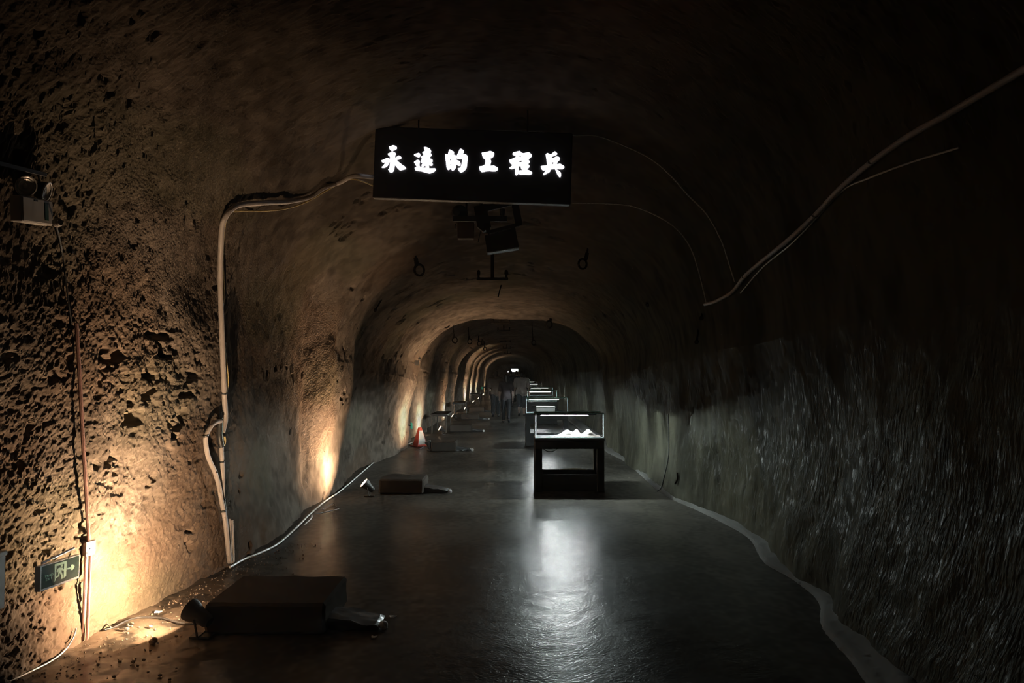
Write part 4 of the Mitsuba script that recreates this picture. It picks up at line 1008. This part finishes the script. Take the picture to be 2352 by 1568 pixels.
def person(x, y, height, label, shirt, legs, stride=0.2, swing=0.15, build=1.0, shorts=True, long_hair=False, bag=False, turn=0.0):
    """a walker seen from behind, made 1.70 m tall and scaled"""
    k = thing('person', label, 'person')
    b = build
    J = {}
    def j(n, p, r): J[n] = (np.array(p, float), r)
    j('pelvis', (0, 0, 0.95), 0.115 * b); j('hipL', (-0.085 * b, 0, 0.90), 0.095 * b); j('hipR', (0.085 * b, 0, 0.90), 0.095 * b)
    j('waist', (0, 0.0, 1.10), 0.115 * b); j('chest', (0, 0.0, 1.30), 0.125 * b)
    j('shL', (-0.165 * b, -0.005, 1.385), 0.062 * b); j('shR', (0.165 * b, -0.005, 1.385), 0.062 * b)
    j('neck0', (0, -0.005, 1.42), 0.055); j('neck1', (0, 0.01, 1.50), 0.050)
    j('head0', (0, 0.015, 1.555), 0.072); j('head1', (0, 0.01, 1.615), 0.082); j('chin', (0, 0.06, 1.525), 0.045)
    for s, L in ((-1, 'L'), (1, 'R')):
        f = s * stride
        j('knee' + L, (s * 0.095, f * 0.55 + 0.04, 0.49), 0.058 * b); back = f < 0
        j('ankle' + L, (s * 0.095, f - (0.10 if back else 0.02), 0.10 + (0.05 if back else 0.0)), 0.040)
        j('heel' + L, (s * 0.095, f - 0.04 - (0.09 if back else 0), 0.042 + (0.06 if back else 0)), 0.036); j('toe' + L, (s * 0.11, f + 0.14 - (0.10 if back else 0), 0.032), 0.030)
        a = -s * swing
        j('elb' + L, (s * 0.225 * b, a * 0.5 - 0.03, 1.10), 0.042 * b); j('wri' + L, (s * 0.235 * b, a + 0.04, 0.87), 0.028)
        j('palm' + L, (s * 0.235 * b, a + 0.06, 0.79), 0.026)
        for q, (dy, ln, rr) in enumerate(((-0.024, 0.075, 0.009), (-0.008, 0.085, 0.009), (0.008, 0.082, 0.009), (0.024, 0.068, 0.008))):
            j(f'f{q}{L}', (s * 0.238 * b, a + 0.06 + dy, 0.775), rr); j(f'g{q}{L}', (s * 0.225 * b, a + 0.075 + dy, 0.775 - ln), rr)
        j('t0' + L, (s * 0.225 * b, a + 0.08, 0.82), 0.012); j('t1' + L, (s * 0.215 * b, a + 0.115, 0.765), 0.010)
    for s, L in ((-1, 'earL'), (1, 'earR')): j(L, (s * 0.083, 0.0, 1.57), 0.014); j(L + 'b', (s * 0.085, -0.004, 1.60), 0.016)
    j('nose0', (0, 0.093, 1.60), 0.010); j('nose1', (0, 0.108, 1.565), 0.013)
    bones = [('pelvis', 'waist'), ('waist', 'chest'), ('pelvis', 'hipL'), ('pelvis', 'hipR'), ('chest', 'shL'), ('chest', 'shR'), ('waist', 'shL'), ('waist', 'shR'), ('chest', 'neck0'), ('neck0', 'neck1'), ('neck1', 'head0'), ('head0', 'head1'), ('head0', 'chin'), ('head1', 'chin'), ('shL', 'neck0'), ('shR', 'neck0'), ('earL', 'earLb'), ('earR', 'earRb'), ('nose0', 'nose1'), ('head0', 'earL'), ('head0', 'earR')]
    for L in 'LR':
        bones += [('hip' + L, 'knee' + L), ('knee' + L, 'ankle' + L), ('ankle' + L, 'heel' + L), ('heel' + L, 'toe' + L), ('ankle' + L, 'toe' + L), ('sh' + L, 'elb' + L), ('elb' + L, 'wri' + L), ('wri' + L, 'palm' + L), ('palm' + L, 't0' + L), ('t0' + L, 't1' + L)]
        bones += [('palm' + L, f'f{q}{L}') for q in range(4)] + [(f'f{q}{L}', f'g{q}{L}') for q in range(4)]
    body = hullbones(J, bones, 0.02, 4)
    def grow(names, g): return {n: (J[n][0], J[n][1] + g) for n in names}
    JS = dict(J)
    for n in ('pelvis', 'waist', 'chest', 'hipL', 'hipR', 'shL', 'shR'): JS[n] = (J[n][0], J[n][1] + 0.022)
    for L in 'LR':
        m_ = J['sh' + L][0] * 0.15 + J['elb' + L][0] * 0.85
        JS['slv' + L] = (m_, 0.066 * b)
    JS['hem'] = (np.array([0, 0, 0.93]), 0.14 * b); JS['hemL'] = (np.array([-0.09 * b, 0, 0.88]), 0.115 * b); JS['hemR'] = (np.array([0.09 * b, 0, 0.88]), 0.115 * b)
    sb = [('waist', 'chest'), ('chest', 'shL'), ('chest', 'shR'), ('waist', 'shL'), ('waist', 'shR'), ('waist', 'hem'), ('waist', 'hemL'), ('waist', 'hemR'), ('hemL', 'hemR'), ('shL', 'slvL'), ('shR', 'slvR'), ('shL', 'shR')]
    sh = hullbones(JS, sb, 0.03, 5)
    JT = dict(J)
    JT['pelvis'] = (J['pelvis'][0] + [0, 0, -0.03], 0.122 * b)
    for s, L in ((-1, 'L'), (1, 'R')):
        JT['hip' + L] = (J['hip' + L][0], 0.108 * b)
        lo = J['knee' + L][0] * 0.75 + J['ankle' + L][0] * 0.25 if shorts else J['ankle' + L][0] + [0, 0, 0.03]
        JT['cuff' + L] = (lo, 0.082 * b if shorts else 0.062 * b); JT['knee' + L] = (J['knee' + L][0], 0.085 * b if shorts else 0.074 * b)
    tb = [('pelvis', 'hipL'), ('pelvis', 'hipR')]
    for L in 'LR': tb += [('hip' + L, 'knee' + L), ('knee' + L, 'cuff' + L)]
    tr_ = hullbones(JT, tb, 0.03, 5)
    JH = {'a': (np.array([0, -0.008, 1.625]), 0.092), 'b': (np.array([0, -0.028, 1.56]), 0.078), 'c': (np.array([0, 0.03, 1.645]), 0.078)}
    hb = [('a', 'b'), ('a', 'c')]
    if long_hair:
        JH['d'] = (np.array([0, -0.05, 1.44]), 0.075); JH['e'] = (np.array([-0.06, -0.03, 1.50]), 0.05); JH['f'] = (np.array([0.06, -0.03, 1.50]), 0.05)
        hb += [('b', 'd'), ('a', 'e'), ('a', 'f'), ('e', 'f')]
    hr = hullbones(JH, hb, 0.025, 3)
    hr.vertices += (meshkit.fbm(hr.vertices * 40, 2, 3)[:, None] - 0.5) * 0.008
    sc = height / 1.70
    Mx = T()
    def place(m):
        m = xf(m, (0, 0, 0), turn); m.apply_scale(sc); m.apply_translation((x, y, 0.0)); return m
    zmin = body.vertices[:, 2].min(); 
    for m in (body, sh, tr_, hr): m.vertices[:, 2] -= zmin
    put(k, 'body', place(body), 'skin', smooth=True)
    put(k, 'shirt', place(sh), shirt, smooth=True)
    put(k, 'trousers', place(tr_), legs, smooth=True)
    put(k, 'hair', place(hr), 'hair', smooth=True)
    for L in 'LR':
        JF = {'h': (J['heel' + L][0] - [0, 0, zmin], 0.044), 't': (J['toe' + L][0] - [0, 0, zmin], 0.038)}
        s_ = hullbones(JF, [('h', 't')], 0.03, 2)
        s_.vertices[:, 2] = np.maximum(s_.vertices[:, 2], 0.003)
        put(k, 'shoe', place(s_), 'cloth_dark', smooth=True)

person(0.42, 30.5, 1.62, 'walker in a pale shirt and dark knee-length shorts, seen from behind beside the lit cases', 'shirt_beige', 'cloth_dark', stride=0.20, swing=0.12, build=1.22)
person(-0.13, 26.3, 1.53, 'walker in dark clothes with long dark hair, in the middle of the group', 'shirt_maroon', 'cloth_dark', stride=-0.10, swing=0.1, build=1.0, shorts=False, long_hair=True)
person(-0.52, 29.8, 1.64, 'short-haired walker in a dark brown shirt, leftmost of the group', 'shirt_brown', 'cloth_dark', stride=0.16, swing=0.1, build=1.15, shorts=False)
person(0.0, 39.0, 1.70, 'farther dark figure between the leftmost walker and the pale shirt', 'cloth_dark', 'cloth_dark', stride=0.12, build=1.1, shorts=False)
person(0.33, 43.0, 1.68, 'farthest dark figure, right behind the farther one', 'cloth_dark', 'cloth_dark', stride=-0.15, build=1.1, shorts=False)
